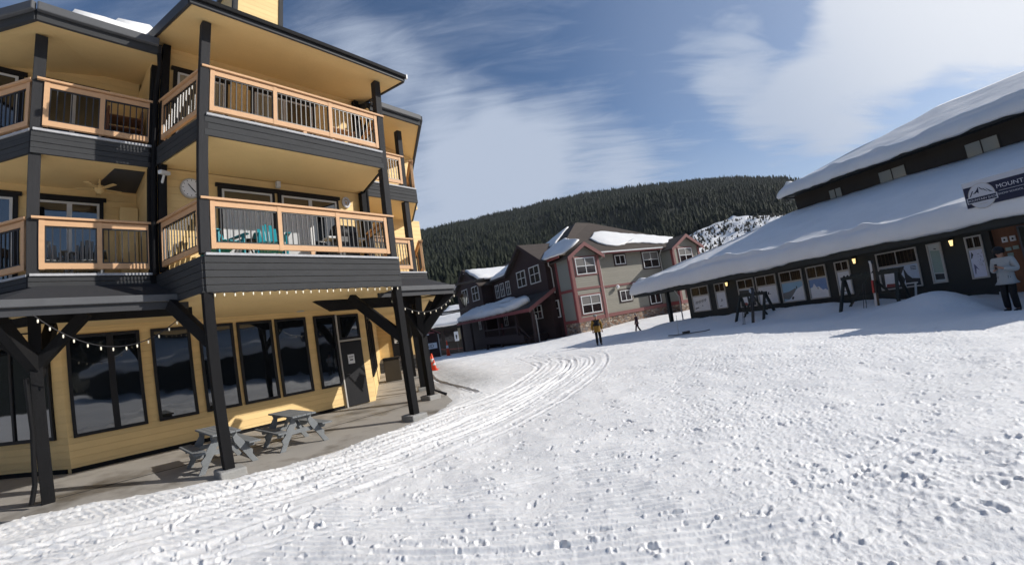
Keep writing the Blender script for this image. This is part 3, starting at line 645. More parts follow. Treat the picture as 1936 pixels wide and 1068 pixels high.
# snow on lodge roof --------------------------------------------------------------
def snow_slab(name,outline,nrm,th,label=None,inset=.14,sub=3,jit=.05,parent=None,mat='roofsnow',seed=1):
    """lumpy snow sheet on a plane: outline (world points), rounded border, uneven top"""
    rr=random.Random(seed); P=[Vector(p) for p in outline]; nrm=Vector(nrm).normalized(); n=len(P); ring=[]
    for i in range(n):
        a,b=P[i],P[(i+1)%n]; k=max(1,int((b-a).length/.6)*sub//2)
        d=(b-a).normalized(); o=d.cross(nrm)
        for j in range(k): ring.append(a.lerp(b,j/k)+o*rr.uniform(-jit,jit)*(2 if j else 1))
    c=sum(ring,Vector())/len(ring); m=len(ring); vs=[];fs=[]
    prof=[(0,-.02),(-.10*inset,.45),(.35*inset,.85),(1.0*inset,1.0)]
    for ins,h in prof:
        for p in ring:
            d=(c-p); l=d.length; q=p+d/l*min(ins,l*.4)+nrm*th*h*(1+rr.uniform(-.08,.08)); vs.append(q)
    for f_ in (.35,.7):
        for p in ring: q=p.lerp(c,f_)+nrm*th*(1.05+rr.uniform(-.1,.1)); vs.append(q)
    vs.append(c+nrm*th*1.08); L=len(prof)+2
    for k in range(L-1):
        for j in range(m): fs.append((k*m+j,k*m+(j+1)%m,(k+1)*m+(j+1)%m,(k+1)*m+j))
    for j in range(m): fs.append(((L-1)*m+j,(L-1)*m+(j+1)%m,len(vs)-1))
    fs.append(tuple(range(m))[::-1])
    mb=MB(); mb.add(vs,fs); o=mb.build(name,M[mat],parent,smooth=True)
    if not parent: tag(o,label,'snow',None,'stuff')
    return o
zt=lambda y: 8.22+sl*(y-1.25)+.24
snow_slab('roof_snow',[LF(-2.0,1.7,zt(1.7)),LF(-.58,1.7,zt(1.7)),LF(-.9,4.6,zt(4.6)),LF(-3.4,4.6,zt(4.6))],(0,0,1),.55,'deep snow left on the left wing roof of the yellow lodge',seed=3)
snow_slab('roof_snow',[LF(-1.3,1.9,zt(1.9)+.3),LF(-.6,1.8,zt(1.8)+.3),LF(-.8,3.6,zt(3.6)+.3),LF(-1.9,3.6,zt(3.6)+.3)],(0,0,1),.45,'crest of the snow drift beside the middle roof of the yellow lodge',seed=4)
# ================================================================== BROWN BUILDING (frame BF: x to the right along the sunlit front, y back)
br=thing('apartment_building',BF(6,5,0),'large two storey brown and sage green building with snow on its hipped roof','building')
SPb=Fr((BF(0,0,0).x,BF(0,0,0).y),(-BF.y.x,-BF.y.y),(BF.x.x,BF.x.y)) # frame of the shaded left side: x toward camera (i.e. -y of BF), y into the building
def side_win(w0,w1,z0,z1,v,mull=1,hb=True,m='whitetrim'):
    # window in the left (shaded) side at BF x=v, spanning BF y w0..w1
    F=SPb; return box_window(br,F,-w1,-w0,z0,z1,y=v,fw=.09,mull=((-w0-w1)/2,) if mull==1 else [-w1+(w1-w0)*k/(mull+1) for k in range(1,mull+1)],mw=.06,hb=((z0+z1)/2+.05,) if hb else (),fm=M[m],gm=M['glassbrown'],dep=.09)
mb=MB(); mb.box(BF,0.2,17.3,1.7,12,.2,6.85); mb.build('wall',M['green'],br)
mb=MB(); mb.box(BF,.2,4.4,1.68,1.70,.2,6.8); mb.build('wall_panel',M['greypanel'],br)
mb=MB(); mb.box(BF,-.0,3.05,0.04,2.4,.95,6.65); mb.prism([BF(0,.04,6.65),BF(3.05,.04,6.65),BF(1.52,.04,7.55)],BF.y*2.4); mb.build('bay',M['green'],br)
mb=MB(); mb.box(BF,12.6,16.7,.04,2.4,.95,6.65); mb.prism([BF(12.6,.04,6.65),BF(16.7,.04,6.65),BF(14.65,.04,7.75)],BF.y*2.4); mb.build('bay',M['green'],br)
mb=MB(); mb.box(BF,-.03,-.0,.2,2.4,.95,6.65); mb.build('bay_side_panel',M['greypanel'],br); MB().box(BF,12.57,12.6,.2,1.7,.95,6.65).build('bay_side_panel',M['greypanel'],br)
# stone base
mb=MB(); mb.box(BF,-.06,3.1,-.03,2.45,-1,.95).box(BF,3.1,17.4,1.62,2,-1,.95).box(BF,12.5,16.8,-.03,1.7,-1,.95); mb.build_each('stone_base',M['stone'],br)
# trims
mb=MB()
def tr(x0,x1,y,z0,z1,d=.05): mb.box(BF,x0,x1,y-d,y-.001,z0,z1)
for (a,b) in ((0,3.05),(12.6,16.7)):
    tr(a-.05,a+.24,.04,.95,6.65,.07); tr(b-.24,b+.05,.04,.95,6.65,.07)
    tr(a+.24,b-.24,.04,3.66,3.86,.045); tr(a+.24,b-.24,.04,.955,1.3,.045)
tr(3.3,12.5,1.7,3.68,3.88,.05); tr(3.3,12.5,1.6,.96,1.28,.05)
mb.build_each('trim_board',M['pinktrim'],br)
mb=MB(); mb.box(BF,-.10,-.031,-.02,.26,.95,6.6).box(BF,-.09,-.031,2.15,2.40,.0,6.75).box(BF,-.08,-.031,.26,2.15,3.62,3.86).box(BF,-.08,-.031,.26,2.15,.95,1.2)
mb.box(BF,12.5,12.569,.02,.24,.95,6.6).box(BF,12.51,12.569,.24,1.65,3.66,3.86).box(BF,12.51,12.569,.24,1.65,.95,1.3).box(BF,17.3,17.36,1.6,1.9,.2,6.8)
mb.build_each('trim_board',M['redtrim'],br)
def fw(x0,x1,z0,z1,y,four=True,trim=True):
    if trim: mb=MB(); rect_frame(mb,BF,x0-.13,x1+.13,y-.045,y-.001,z0-.13,z1+.13,.13); mb.build('window_surround',M['pinktrim' if y<1 else 'brownwall'],br)
    w=box_window(br,BF,x0,x1,z0,z1,y=y,fw=.085,mull=((x0+x1)/2,),mw=.07,hb=((z0+z1)/2,) if four else (),fm=M['whitetrim'],gm=M['glassbrown'],dep=.09)
    mb=MB(); mb.box(BF,x0+.1,x1-.1,y-.052,y-.05+.004,(z0+z1)/2+.03,z1-.09); mb.build('blind',M['beige' if not four else 'window_blind'],w) if random.random()<.9 and four else None
M['window_blind']=paint('grey_window_blind',(.16,.15,.14),.7,.1,3,.1,30)
fw(.5,2.6,4.97,6.45,.04); fw(.46,2.55,1.58,3.14,.04)
fw(13.45,15.5,5.07,6.55,.04); fw(13.6,15.5,1.6,3.1,.04)
fw(9.94,12.15,5.08,6.72,1.7); fw(6.31,7.62,5.72,6.65,1.7,False); fw(6.2,7.6,2.16,3.2,1.7,False); fw(9.96,11.5,1.42,2.46,1.7,False)
for x in (5.9,8.0):
    MB().lathe(BF(x,1.45,3.42),[(.05,0),(.17,.1),(.17,.3),(.05,.36)],10).build('wall_light',M['paper'],br)
# left side walls (shaded brown)
mb=MB(); mb.box(BF,-.02,.2,2.4,26,-3,6.9)
mb.box(BF,-.6,.0,3.2,11.0,-3,6.9); mb.prism([BF(-.6,3.2,6.9),BF(-.6,11.0,6.9),BF(-.6,7.1,9.15)],BF.x*4)
mb.box(BF,-1.5,-.0,17.2,26.4,-3,6.9); mb.prism([BF(-1.5,17.2,6.9),BF(-1.5,26.4,6.9),BF(-1.5,21.6,9.2)],BF.x*4)
mb.box(BF,0,12,12,26.3,-1,6.85)
mb.build('side_wall',M['brownwall'],br)
side_win(7.2,9.1,5.25,6.85,-.6); side_win(4.3,6.3,5.2,6.85,-.6)
for a in (12.3,13.9,15.4): side_win(a,a+1.0,4.95,6.5,0,mull=1)
side_win(22.1,24.2,5.25,7.1,-1.5); side_win(18.1,20.4,5.2,7.0,-1.5)
side_win(2.75,4.3,1.65,3.25,-.6 if False else -.02); side_win(5.0,6.6,1.8,3.1,-.6); side_win(14.2,15.2,1.6,3.0,0)
side_win(18.9,19.6,1.6,2.9,-1.5)
# roofs ------------------------------------------------
def tri_roof(pts,name='roof',m='shingle',th=.14):
    mb=MB()
    for p in pts: mb.prism([BF(*q) for q in p],(0,0,-th))
    return mb.build(name,M[m],br)
A_=(-.6,1.0,6.95);B_=(18.3,1.0,6.95);C_=(18.3,13,6.95);D_=(-.6,13,6.95);E1=(6,6.5,11.25);E2=(8,6.8,11.25)
mb=MB(); 
vs=[BF(*q) for q in (A_,B_,C_,D_,E1,E2)]; mb.add(vs,[(0,1,5,4),(1,2,5),(2,3,4,5),(3,0,4),(3,2,1,0)]); mb.build('roof',M['shingle'],br)
mb=MB()
def gable(x0,x1,y0,yb,ze,zr,ov=.45):   # ridge along y
    xm=(x0+x1)/2; sl_=(zr-ze)/(xm-x0)
    for s_,xe in ((-1,x0-ov),(1,x1+ov)):
        zz=ze-sl_*ov
        mb.prism([BF(xe,y0-ov,zz),BF(xm,y0-ov,zr),BF(xm,yb,zr),BF(xe,yb,zz)],(0,0,.13))
gable(0,3.05,.04,5.0,6.66,7.62,.4); mb.build('gable_roof',M['shingle'],br); mb=MB(); gable(12.6,16.7,.04,4.5,6.66,7.82,.4); mb.build('gable_roof',M['shingle'],br)
mb=MB()
def bargeb(x0,x1,y,ze,zr,ov):
    xm=(x0+x1)/2; sl_=(zr-ze)/(xm-x0)
    for xe in (x0-ov,x1+ov): mb.prism([BF(xe,y,ze-sl_*ov-.2),BF(xm,y,zr-.2),BF(xm,y,zr+.16),BF(xe,y,ze-sl_*ov+.16)],BF.y*.06)
bargeb(0,3.05,-.43,6.66,7.62,.42); bargeb(12.6,16.7,-.43,6.66,7.82,.42); mb.build_each('barge_board',M['pinktrim'],br)
mb=MB(); mb.box(BF,3.5,12.2,.93,1.0,6.74,6.97); mb.build('fascia',M['redtrim'],br)
MB().box(BF,3.5,12.2,.78,.93,6.86,6.98).build('gutter',M['whitetrim'],br)
mb=MB()
def sgable(v,w0,w1,ze,zr,ov,back):
    wm=(w0+w1)/2; s_=(zr-ze)/(wm-w0)
    for we in (w0-ov,w1+ov): mb.prism([BF(v-ov,we,ze-s_*ov),BF(v-ov,wm,zr),BF(back,wm,zr),BF(back,we,ze-s_*ov)],(0,0,.13))
sgable(-.6,3.2,11.0,6.95,9.2,.45,4.5); sgable(-1.5,17.2,26.4,6.95,9.4,.45,5)
mb.prism([BF(-.5,10.8,6.95),BF(-.5,17.5,6.95),BF(5,17.5,9.9),BF(5,10.8,9.9)],(0,0,.13)); mb.prism([BF(-.5,25.5,6.95),BF(-.5,12,6.9),BF(6,12,10.2),BF(6,26,10.2)],(0,0,.1)); mb.prism([BF(12.5,25.5,6.95),BF(12.5,12,6.9),BF(6,12,10.2),BF(6,26,10.2)],(0,0,.1))
mb.build('side_roof',M['shingle'],br)
mb=MB()
for v,w0,w1,ze,zr,ov in ((-1.05,3.2,11.0,6.95,9.2,.42),(-1.95,17.2,26.4,6.95,9.4,.42)):
    wm=(w0+w1)/2; s_=(zr-ze)/(wm-w0)
    for we in (w0-ov,w1+ov): mb.prism([BF(v,we,ze-s_*ov-.16),BF(v,wm,zr-.16),BF(v,wm,zr+.15),BF(v,we,ze-s_*ov+.15)],BF.x*-.05)
mb.build_each('barge_board',M['brownwall'],br)
MB().box(BF,-.55,-.48,-.6+1.4,3.0,6.72,6.96).build('fascia',M['redtrim'],br)
# downpipes
for pts in ([BF(4.6,.95,6.8),BF(4.6,1.0,6.6),BF(4.35,1.6,6.35),BF(4.35,1.6,.4),BF(4.9,1.3,-.05)],[BF(12.0,.95,6.8),BF(12.0,1.0,6.6),BF(12.35,1.6,6.3),BF(12.35,1.6,.1)],[BF(-.5,2.7,6.7),BF(-.45,2.8,6.4),BF(-.12,3.0,6.2),BF(-.12,3.0,3.9)],[BF(17.3,.9,6.7),BF(17.2,1.2,6.4),BF(17.2,1.55,6.1),BF(17.2,1.55,.5)],[BF(-3.0,3.1,2.65),BF(-2.9,2.9,2.4),BF(-2.6,2.75,2.2),BF(-2.6,2.75,-.2)]):
    MB().tube(pts,.055,8).build('downpipe',M['frame'],br)
# lower porch on the shaded side
pr=[(-3.2,2.5,2.72),(-3.2,23.0,2.72),(-.6,23.0,4.1),(-.6,2.5,4.1)]
MB().prism([BF(*q) for q in pr],(0,0,.14)).build('porch_roof',M['shingle'],br)
MB().box(BF,-3.28,-3.2,2.4,23.1,2.56,2.86).build('porch_fascia',M['redtrim'],br)
MB().prism([BF(-3.3,2.38,2.52),BF(-.4,2.38,4.05),BF(-.4,2.38,4.42),BF(-3.3,2.38,2.9)],BF.y*.1).build('porch_barge_board',M['pinktrim'],br)
for w in (2.7,6.0,10.2,14.4,18.8,22.6): MB().box(BF,-3.05,-2.8,w-.13,w+.13,-1.7,2.6).build('porch_post',M['brownwall'],br)
mb=MB(); mb.box(BF,-3.1,-.1,4.6,14.6,-.1,.45).box(BF,-3.15,-3.1,4.6,14.6,.1,.62); mb.build('porch_deck',M['brownwall'],br)
mb=MB()
for a,b_ in ((6.13,10.07),(10.33,14.27)):
    mb.box(BF,-3.02,-2.9,a,b_,1.35,1.5).box(BF,-3.0,-2.92,a,b_,.62,.72)
    for k in range(1,int((b_-a)/.22)): mb.box(BF,-2.98,-2.94,a+k*.22,a+k*.22+.04,.72,1.35)
mb.bar(BF(-2.95,5.9,1.5),BF(-2.95,3.6,.2),.08,.14).bar(BF(-2.95,5.9,.9),BF(-2.95,3.6,-.4),.08,.12); mb.build('porch_railing',M['brownwall'],br)
mb=MB()
for k in range(5): mb.box(BF,-2.9,-1.2,3.3+k*.28,3.3+(k+1)*.28,-.9,-.55+k*.2)
mb.build('porch_steps',M['brownwall'],br)
MB().box(BF,-.1,-.021,15.9,16.9,-.2,1.95).build('door',M['redtrim'],br)
# snow on it
def on(pts,dz=.0): return [BF(v,w,z+dz) for v,w,z in pts]
nf=(BF(*B_)-BF(*A_)).cross(BF(*E1)-BF(*A_)); nl_=(BF(*D_)-BF(*A_)).cross(BF(*E1)-BF(*A_)); nl_*= (1 if nl_.z>0 else -1)
def zf(v,w): # front roof plane
    t=(w-1.0)/(6.5-1.0); return 6.95+t*4.3
fr=[(5.0,3.3),(6.4,4.3),(7.4,4.45),(10,3.8),(13.2,3.2),(15.9,2.6),(15.2,2.0),(13.1,1.5),(11.8,1.7),(10.6,2.0),(9.3,2.1),(6.8,1.75),(5.9,2.0),(5.3,2.5)]
snow_slab('roof_snow',[BF(v,w,zf(v,w)) for v,w in fr][::-1],nf,.13,'long snow patch on the sunlit front slope of the brown building',seed=5)
def zl(v,w): return 6.95+(v+.6)/6.6*4.3
lf=[(5.6,7.3),(4.4,6.8),(3.2,5.9),(2.2,5.2),(1.8,7.6),(2.5,9.5),(4.2,8.6),(5.4,7.8)]
snow_slab('roof_snow',[BF(v,w,zl(v,w)) for v,w in lf],nl_,.15,'snow patch below the ridge on the left hip of the brown building',seed=6)
gf=[(-.9,1.2),(-.3,.2),(.5,-.2),(1.35,-.1),(1.4,1.4),(2.2,3.2),(1.6,4.6),(.6,5.0),(-.3,4.6),(-.8,2.9)]
snow_slab('roof_snow',[BF(v,w,max(6.75+(v+.45)*.63 if w<1.2 else zl(v,w),zl(v,w) if w>1 else 0)+.12) for v,w in gf],(BF.x*-.5+Vector((0,0,1))),.16,'melting snow lobe over the front corner gable of the brown building',seed=7)
bt=[(-.2,11.2),(-.2,17.0),(3.2,17.6),(3.2,11.0)]
snow_slab('roof_snow',[BF(v,w,7.1+(v+.2)*.55) for v,w in bt][::-1],(BF.x*-.48+Vector((0,0,1))),.35,'snow between the two shaded gables of the brown building',seed=8)
snow_slab('roof_snow',[BF(v,w,7.4+(21.8-w)*-.0+(v+1.5)*.0+max(0,(w-17.0))*.42) for v,w in [(-1.7,17.3),(-1.7,21.3),(4,21.3),(4,17.3)]][::-1],(BF.y*-.48+Vector((0,0,1))),.3,'snow on the near slope of the far shaded gable',seed=9)
snow_slab('roof_snow',[BF(v,w,7.4+max(0,(26.4-w))*.42) for v,w in [(-1.7,22.2),(-1.7,26.6),(4,26.6),(4,22.2)]][::-1],(BF.y*.48+Vector((0,0,1))),.3,'snow on the far slope of the leftmost gable',seed=10)
snow_slab('roof_snow',[BF(v,w,6.95+(v+.5)/6.5*3.3+.1) for v,w in [(2.6,12.2),(5.9,12.4),(5.9,21),(4.2,19.5),(3.4,16)]],(BF.x*-.45+Vector((0,0,1))),.18,'snow on the rear left slope behind the near shaded gable',seed=15)
po=[(-3.2,20.5),(-3.2,22.6),(-2.0,22.8),(-1.0,21.5),(-.9,16.0),(-1.0,12.6),(-.8,10.2),(-1.2,8.6),(-1.9,8.4),(-2.1,7.4),(-1.6,5.2),(-2.0,4.4),(-2.9,5.4),(-3.2,8.5),(-3.25,14)]
snow_slab('roof_snow',[BF(v,w,2.9+(v+3.2)/2.6*1.38) for v,w in po][::-1],(BF.x*-.5+Vector((0,0,1))),.55,'deep shaded snow on the lean-to porch roof of the brown building',inset=.5,seed=11)
# ================================================================== SMALL HOUSES FAR LEFT
class FrK(Fr):
    def __call__(s,x,y,z): return s.o+s.x*(x*1.5)+s.y*(y*1.5)+Vector((0,0,z*1.5-.93))
HF=FrK((-8.4,74.2),dirv(97),dirv(7))
h=thing('storage_house',HF(-2,3,-.6),'low dark house with snowy roof left of the brown building','house')
mb=MB().box(HF,-4.6,.6,0,6,-1.4,2.6); mb.prism([HF(-4.6,0,2.6),HF(-4.6,6,2.6),HF(-4.6,3,4.4)],HF.x*5.2); mb.build('wall',M['shopbrown'],h)
mb=MB()
mb.prism([HF(-4.9,-.5,2.45),HF(.9,-.5,2.45),HF(.9,3,4.75),HF(-4.9,3,4.75)],(0,0,.15)); mb.prism([HF(-4.9,6.5,2.45),HF(.9,6.5,2.45),HF(.9,3,4.75),HF(-4.9,3,4.75)],(0,0,.15)); mb.build('roof',M['roof'],h)
box_window(h,HF,-4.3,-3.5,1.0,2.2,y=0,fw=.08,gm=M['glassbrown'],fm=M['brownwall']); MB().box(HF,-1.5,-.9,-.08,-.0,.9,2.2).build('shutter',M['beige'],h)
box_window(h,HF,-3.3,-1.8,.7,2.2,y=0,fw=.08,gm=M['glassbrown'],fm=M['brownwall'])
snow_slab('roof_snow',[HF(-4.9,-.5,2.62),HF(.9,-.5,2.62),HF(.9,1.7,4.0),HF(-4.6,1.2,3.7)],(HF.y*-.6+Vector((0,0,1))),.45,'bright snow on the lower slope of the small dark house',seed=12)
snow_slab('roof_snow',[HF(-3.6,1.7,4.05),HF(.9,2.2,4.35),HF(.9,3.0,4.9),HF(-3.0,3.0,4.9)],(HF.y*-.6+Vector((0,0,1))),.4,'snow strip at the ridge of the small dark house',seed=13)
sg=thing('no_parking_sign',HF(-1.6,-.6,-1),'small white rounded sign on a post in front of the dark house','sign')
MB().box(HF,-1.63,-1.57,-.6,-.55,-1.4,1.0).build('post',M['gutter'],sg); MB().box(HF,-1.85,-1.35,-.64,-.61,.75,1.85).build('sign_board',M['paper'],sg,bevel=.05)
mb=MB(); mb.box(HF,-1.66,-1.54,-.65,-.641,1.0,1.5).box(HF,-1.7,-1.5,-.652,-.6501,1.25,1.35); mb.build('marks',M['black'],sg)
rp=thing('rope_barrier',HF(-4,-1.5,-1),'sagging red rope strung in front of the small dark house','rope')
MB().tube([HF(-4.3,-1.6,.2)]+[HF(-4.3+5.8*t/12,-1.6+1.2*t/12,.25-.35*math.sin(PI*t/12)) for t in range(1,12)]+[HF(1.5,-.4,-.1)],.035,6).build('rope',M['redtrim'],rp)
for x,y in ((-4.3,-1.6),(1.5,-.4)): MB().box(HF,x-.06,x+.06,y-.06,y+.06,-1.4,.4).build('post',M['brownwall'],rp)
AF=Fr((-9.05,47.05),dirv(80),dirv(-10))
h2=thing('first_aid_hut',AF(-1.5,2,-.6),'dark red hut with a white board reading AID','hut')
mb=MB().box(AF,-3.4,0,0,4,-1.4,2.0); mb.prism([AF(-3.4,0,2.0),AF(0,0,2.0),AF(-1.7,0,3.1)],AF.y*4); mb.build('wall',M['brownwall'],h2)
mb=MB().prism([AF(-3.7,-.3,1.85),AF(-1.7,-.3,3.2),AF(-1.7,4,3.2),AF(-3.7,4,1.85)],(0,0,.12)).prism([AF(.3,-.3,1.85),AF(-1.7,-.3,3.2),AF(-1.7,4,3.2),AF(.3,4,1.85)],(0,0,.12)); mb.build('roof',M['redtrim'],h2)
MB().box(AF,-2.2,-.3,-.5,-.05,2.0,2.2).build('awning',M['redtrim'],h2); MB().box(AF,-2.0,-.9,-.52,-.5,1.9,2.0).build('awning_edge',M['paper'],h2)
MB().box(AF,-1.55,-.2,-.1,-.02,.35,.98).build('sign_board',M['paper'],h2)
text('AID',.5,AF,-1.38,-.105,.49,'lettering',M['black'],h2)
MB().box(AF,.02,.12,-.1,0,-1.2,1.9).build('downpipe',M['frame'],h2)
# ================================================================== SHOP (frame SF: x along the front toward the camera's right, y away)
sh=thing('ski_shop_building',SF(-5,22,0),'long dark ski shop with poster windows and deep snow on two roof levels','shop')
mb=MB().box(SF,-19.7,-4.93,18,18.3,-.5,2.75).box(SF,-3.4,24,18,18.3,-.5,2.75).box(SF,-4.93,-3.4,18,18.3,2.12,2.75).box(SF,-19.7,-19.4,18.3,30,-.5,2.75)
mb.build('wall',M['shop'],sh)
mb=MB().box(SF,-16.5,24,25.87,26.2,3,6.82).box(SF,-16.5,-16.2,26.2,39,3,6.82); mb.build('upper_wall',M['shopbrown'],sh)
mb=MB().slab(SF,[(-23.7,17.14),(24,17.14),(24,18),(-19.7,18),(-19.7,30),(-23.7,30)],2.38,2.42); mb.build('eave_soffit',M['shop'],sh)
mb=MB().box(SF,-23.8,24,17.06,17.12,2.16,2.46).box(SF,-23.8,-23.74,17.12,36,2.16,2.46); mb.build('fascia',M['shop'],sh)
mb=MB(); e0=[SF(-23.8,17.1,2.43),SF(24,17.1,2.43),SF(24,25.87,4.95),SF(-16.5,25.87,5.18)]; e1=[SF(-23.8,17.1,2.43),SF(-16.5,25.87,5.18),SF(-16.5,32,5.18),SF(-23.8,37,2.43)]
mb.prism(e0,(0,0,.05)).prism(e1,(0,0,.05)); mb.build('lower_roof',M['roof'],sh)
mb=MB(); z0,z1=6.80,9.8
mb.prism([SF(-16.8,25.0,z0),SF(24,25.0,z0),SF(24,32.4,z1),SF(-9.5,32.4,z1)],(0,0,.06)).prism([SF(-16.8,25.0,z0),SF(-9.5,32.4,z1),SF(-16.8,39.8,z0)],(0,0,.06)).prism([SF(-16.8,39.8,z0),SF(24,39.8,z0),SF(24,32.4,z1),SF(-9.5,32.4,z1)],(0,0,.06)); mb.build('upper_roof',M['roof'],sh)
mb=MB().box(SF,-16.85,24,24.94,25.0,z0-.12,z0+.10).box(SF,-16.85,-16.8,25.0,39.8,z0-.12,z0+.10); mb.slab(SF,[(-16.8,25),(24,25),(24,25.87),(-16.5,25.87),(-16.5,39),(-16.8,39)],z0-.06,z0-.02); mb.build('upper_fascia',M['shop'],sh)
MB().box(SF,-21.05,-20.85,17.45,17.65,-.6,2.38).build('post',M['shop'],sh); MB().box(SF,-23.4,-23.2,22,22.2,-.6,2.38).build('post',M['shop'],sh)
MB().tube([SF(-19.9,17.2,2.4),SF(-19.9,17.25,2.2),SF(-19.85,17.5,1.8),SF(-19.85,17.5,-.3)],.04,8).build('downpipe',M['frame'],sh)
# posters: flat pictures behind the panes
def poster(F,x0,x1,z0,z1,y,kind,par,seed=0):
    rr=random.Random(seed*7+3); W_=x1-x0; H_=z1-z0
    o=MB().box(F,x0,x1,y-.006,y,z0,z1).build('poster',M['pbase_'+kind],par)
    def poly(pts,m,k):
        return MB().prism([F(x0+W_*a,y-.0065-.0012*k,z0+H_*b) for a,b in pts],F.y*.001).build('picture',m,o)
    if kind=='map':
        poly([(.08,.25),(.92,.22),(.9,.82),(.1,.85)],M['pgreen'],1); poly([(.12,.06),(.9,.05),(.9,.2),(.12,.22)],M['pdark'],2)
        poly([(.45,.87),(.65,.86),(.65,.885),(.45,.90)],M['pdark'],2)
    elif kind=='blue':
        poly([(0,0),(1,0),(1,.30),(.85,.42),(.7,.38),(.5,.6),(.38,.55),(.25,.78),(.15,.6),(0,.55)],M['psnow'],1)
        poly([(.42,.46),(.46,.46),(.46,.55),(.42,.55)],M['pdark'],2)
    elif kind=='slope':
        poly([(0,.0),(1,0),(1,.75),(.7,.62),(.45,.3),(.3,.1)],M['psnow'],1); poly([(0,.15),(.25,.1),(.45,.3),(.66,.62),(.6,.66),(.3,.52),(0,.48)],M['prock'],2)
        poly([(.66,.62),(.7,.62),(.71,.76),(.66,.76)],M['pdark'],3); poly([(.36,.1),(.44,.06),(.5,.2),(.42,.24)],M['pdark'],3)
    elif kind=='rider':
        cx=rr.uniform(.4,.55); cy=rr.uniform(.4,.6)
        poly([(cx-.12,cy-.08),(cx+.14,cy-.04),(cx+.15,cy-.01),(cx-.1,cy-.05)],M['pdark'],1); poly([(cx-.03,cy-.04),(cx+.05,cy-.03),(cx+.07,cy+.1),(cx,cy+.09)],M['pdark'],2)
        poly([(.1,.06),(.55,.12),(.3,.16)],M['prock'],1)
    elif kind=='script':
        for k in range(7):
            a=.12+k*.1; poly([(a,.48+.02*k),(a+.03,.46+.02*k),(a+.09,.68+.02*k),(a+.05,.70+.02*k)],M['prock'],1); poly([(a,.60+.02*k),(a+.1,.57+.02*k),(a+.1,.60+.02*k),(a,.63+.02*k)],M['prock'],2)
        poly([(.5,.3),(.57,.3),(.54,.4)],M['pdark'],1); poly([(.05,.12),(.3,.2),(.28,.27),(.06,.22)],M['prock'],1)
    elif kind=='spray':
        for k in range(26):
            a=rr.uniform(.5,.9); b=.35+rr.uniform(0,.5); s_=rr.uniform(.02,.06); poly([(a,b),(a+s_,b+s_*.4),(a+s_*.6,b+s_)],M['prock' if k%2 else 'pblue2'],1+k%4)
        poly([(.06,.68),(.16,.94),(.28,.84),(.16,.72)],M['pdark'],2); poly([(.14,.12),(.2,.12),(.3,.34),(.5,.24),(.28,.44),(.16,.5)],M['pblue2'],2)
    elif kind=='big':
        poly([(0,0),(.55,0),(.62,.35),(.55,.6),(.66,.95),(0,.98)],M['pdark'],1); poly([(.08,.1),(.46,.12),(.44,.7),(.1,.72)],M['psnow'],2); poly([(.1,.06),(.45,.05),(.4,.2),(.12,.22)],M['pred'],3)
        poly([(.62,.9),(.7,.55),(.8,.35),(1,.3),(1,0),(.62,0)],M['pdark'],2)
        for k in range(3): poly([(.8,.88-k*.07),(.94,.88-k*.07),(.94,.91-k*.07),(.8,.91-k*.07)],M['navy'],3)
    return o
def pm(n,c): M[n]=paint(n,c,.45,.12,3,.02,20,spec=.5)
for n,c in (('pbase_map',(.52,.56,.55)),('pbase_blue',(.17,.28,.52)),('pbase_slope',(.30,.50,.66)),('pbase_rider',(.70,.72,.76)),('pbase_script',(.74,.74,.75)),('pbase_spray',(.66,.68,.80)),('pbase_big',(.45,.55,.68)),('pgreen',(.26,.36,.33)),('pdark',(.02,.03,.04)),('psnow',(.76,.77,.80)),('prock',(.17,.18,.19)),('pblue2',(.13,.15,.27)),('pred',(.25,.05,.05))): pm(n,c)
wins=[(-19.28,-17.87,.71,2.14,'script',1.62,2),(-17.39,-16.62,.74,2.12,'rider',1.66,1),(-15.75,-14.68,.66,2.08,'big',1.6,2),(-14.55,-13.35,.66,2.08,'rider',1.58,2),(-13.14,-11.93,.64,2.07,'slope',1.58,2),(-11.70,-10.75,.64,2.07,'blue',1.55,2),(-10.33,-9.70,.66,2.06,'rider',1.66,2),(-8.58,-7.10,.64,2.06,'big',1.52,2),(-6.76,-6.30,.66,2.06,'map',None,0),(-5.6,-5.13,.65,2.05,'spray',1.64,2)]
for i,(a,b,z0_,z1_,kd,zs,nm) in enumerate(wins):
    mb=MB(); rect_frame(mb,SF,a,b,17.93,17.999,z0_,z1_,.05)
    if zs: mb.box(SF,a+.05,b-.05,17.94,17.999,zs-.05,zs+.03); mb.box(SF,(a+b)/2-.015,(a+b)/2+.015,17.945,17.999,zs+.03,z1_-.05)
    w=mb.build('window',M['frame'],sh)
    if zs:
        MB().box(SF,a+.05,b-.05,17.975,17.985,zs+.03,z1_-.05).build('pane',M['glassshop'],w)
        mb=MB(); n=10 if b-a>1 else 6
        for k in range(1,n): x=a+.05+(b-a-.1)*k/n+random.uniform(-.01,.01); mb.box(SF,x,x+.025,17.966,17.973,zs+.03,z1_-.05)
        mb.build('interior_slats',M['bark'],w)
    poster(SF,a+.05,b-.05,z0_+.05,(zs-.05) if zs else z1_-.05,17.985,kd,w,i)
for (a,b,z0_,z1_) in ((-11.2,-9.75,5.66,6.45),(-7.15,-5.85,5.5,6.38),(-14.2,-13.35,5.72,6.4),(-3.85,-2.5,5.5,6.38)):
    box_window(sh,SF,a,b,z0_,z1_,y=25.87,fw=.05,mull=((a+b)/2,),gm=M['glassgrey'],fm=M['shopbrown'])
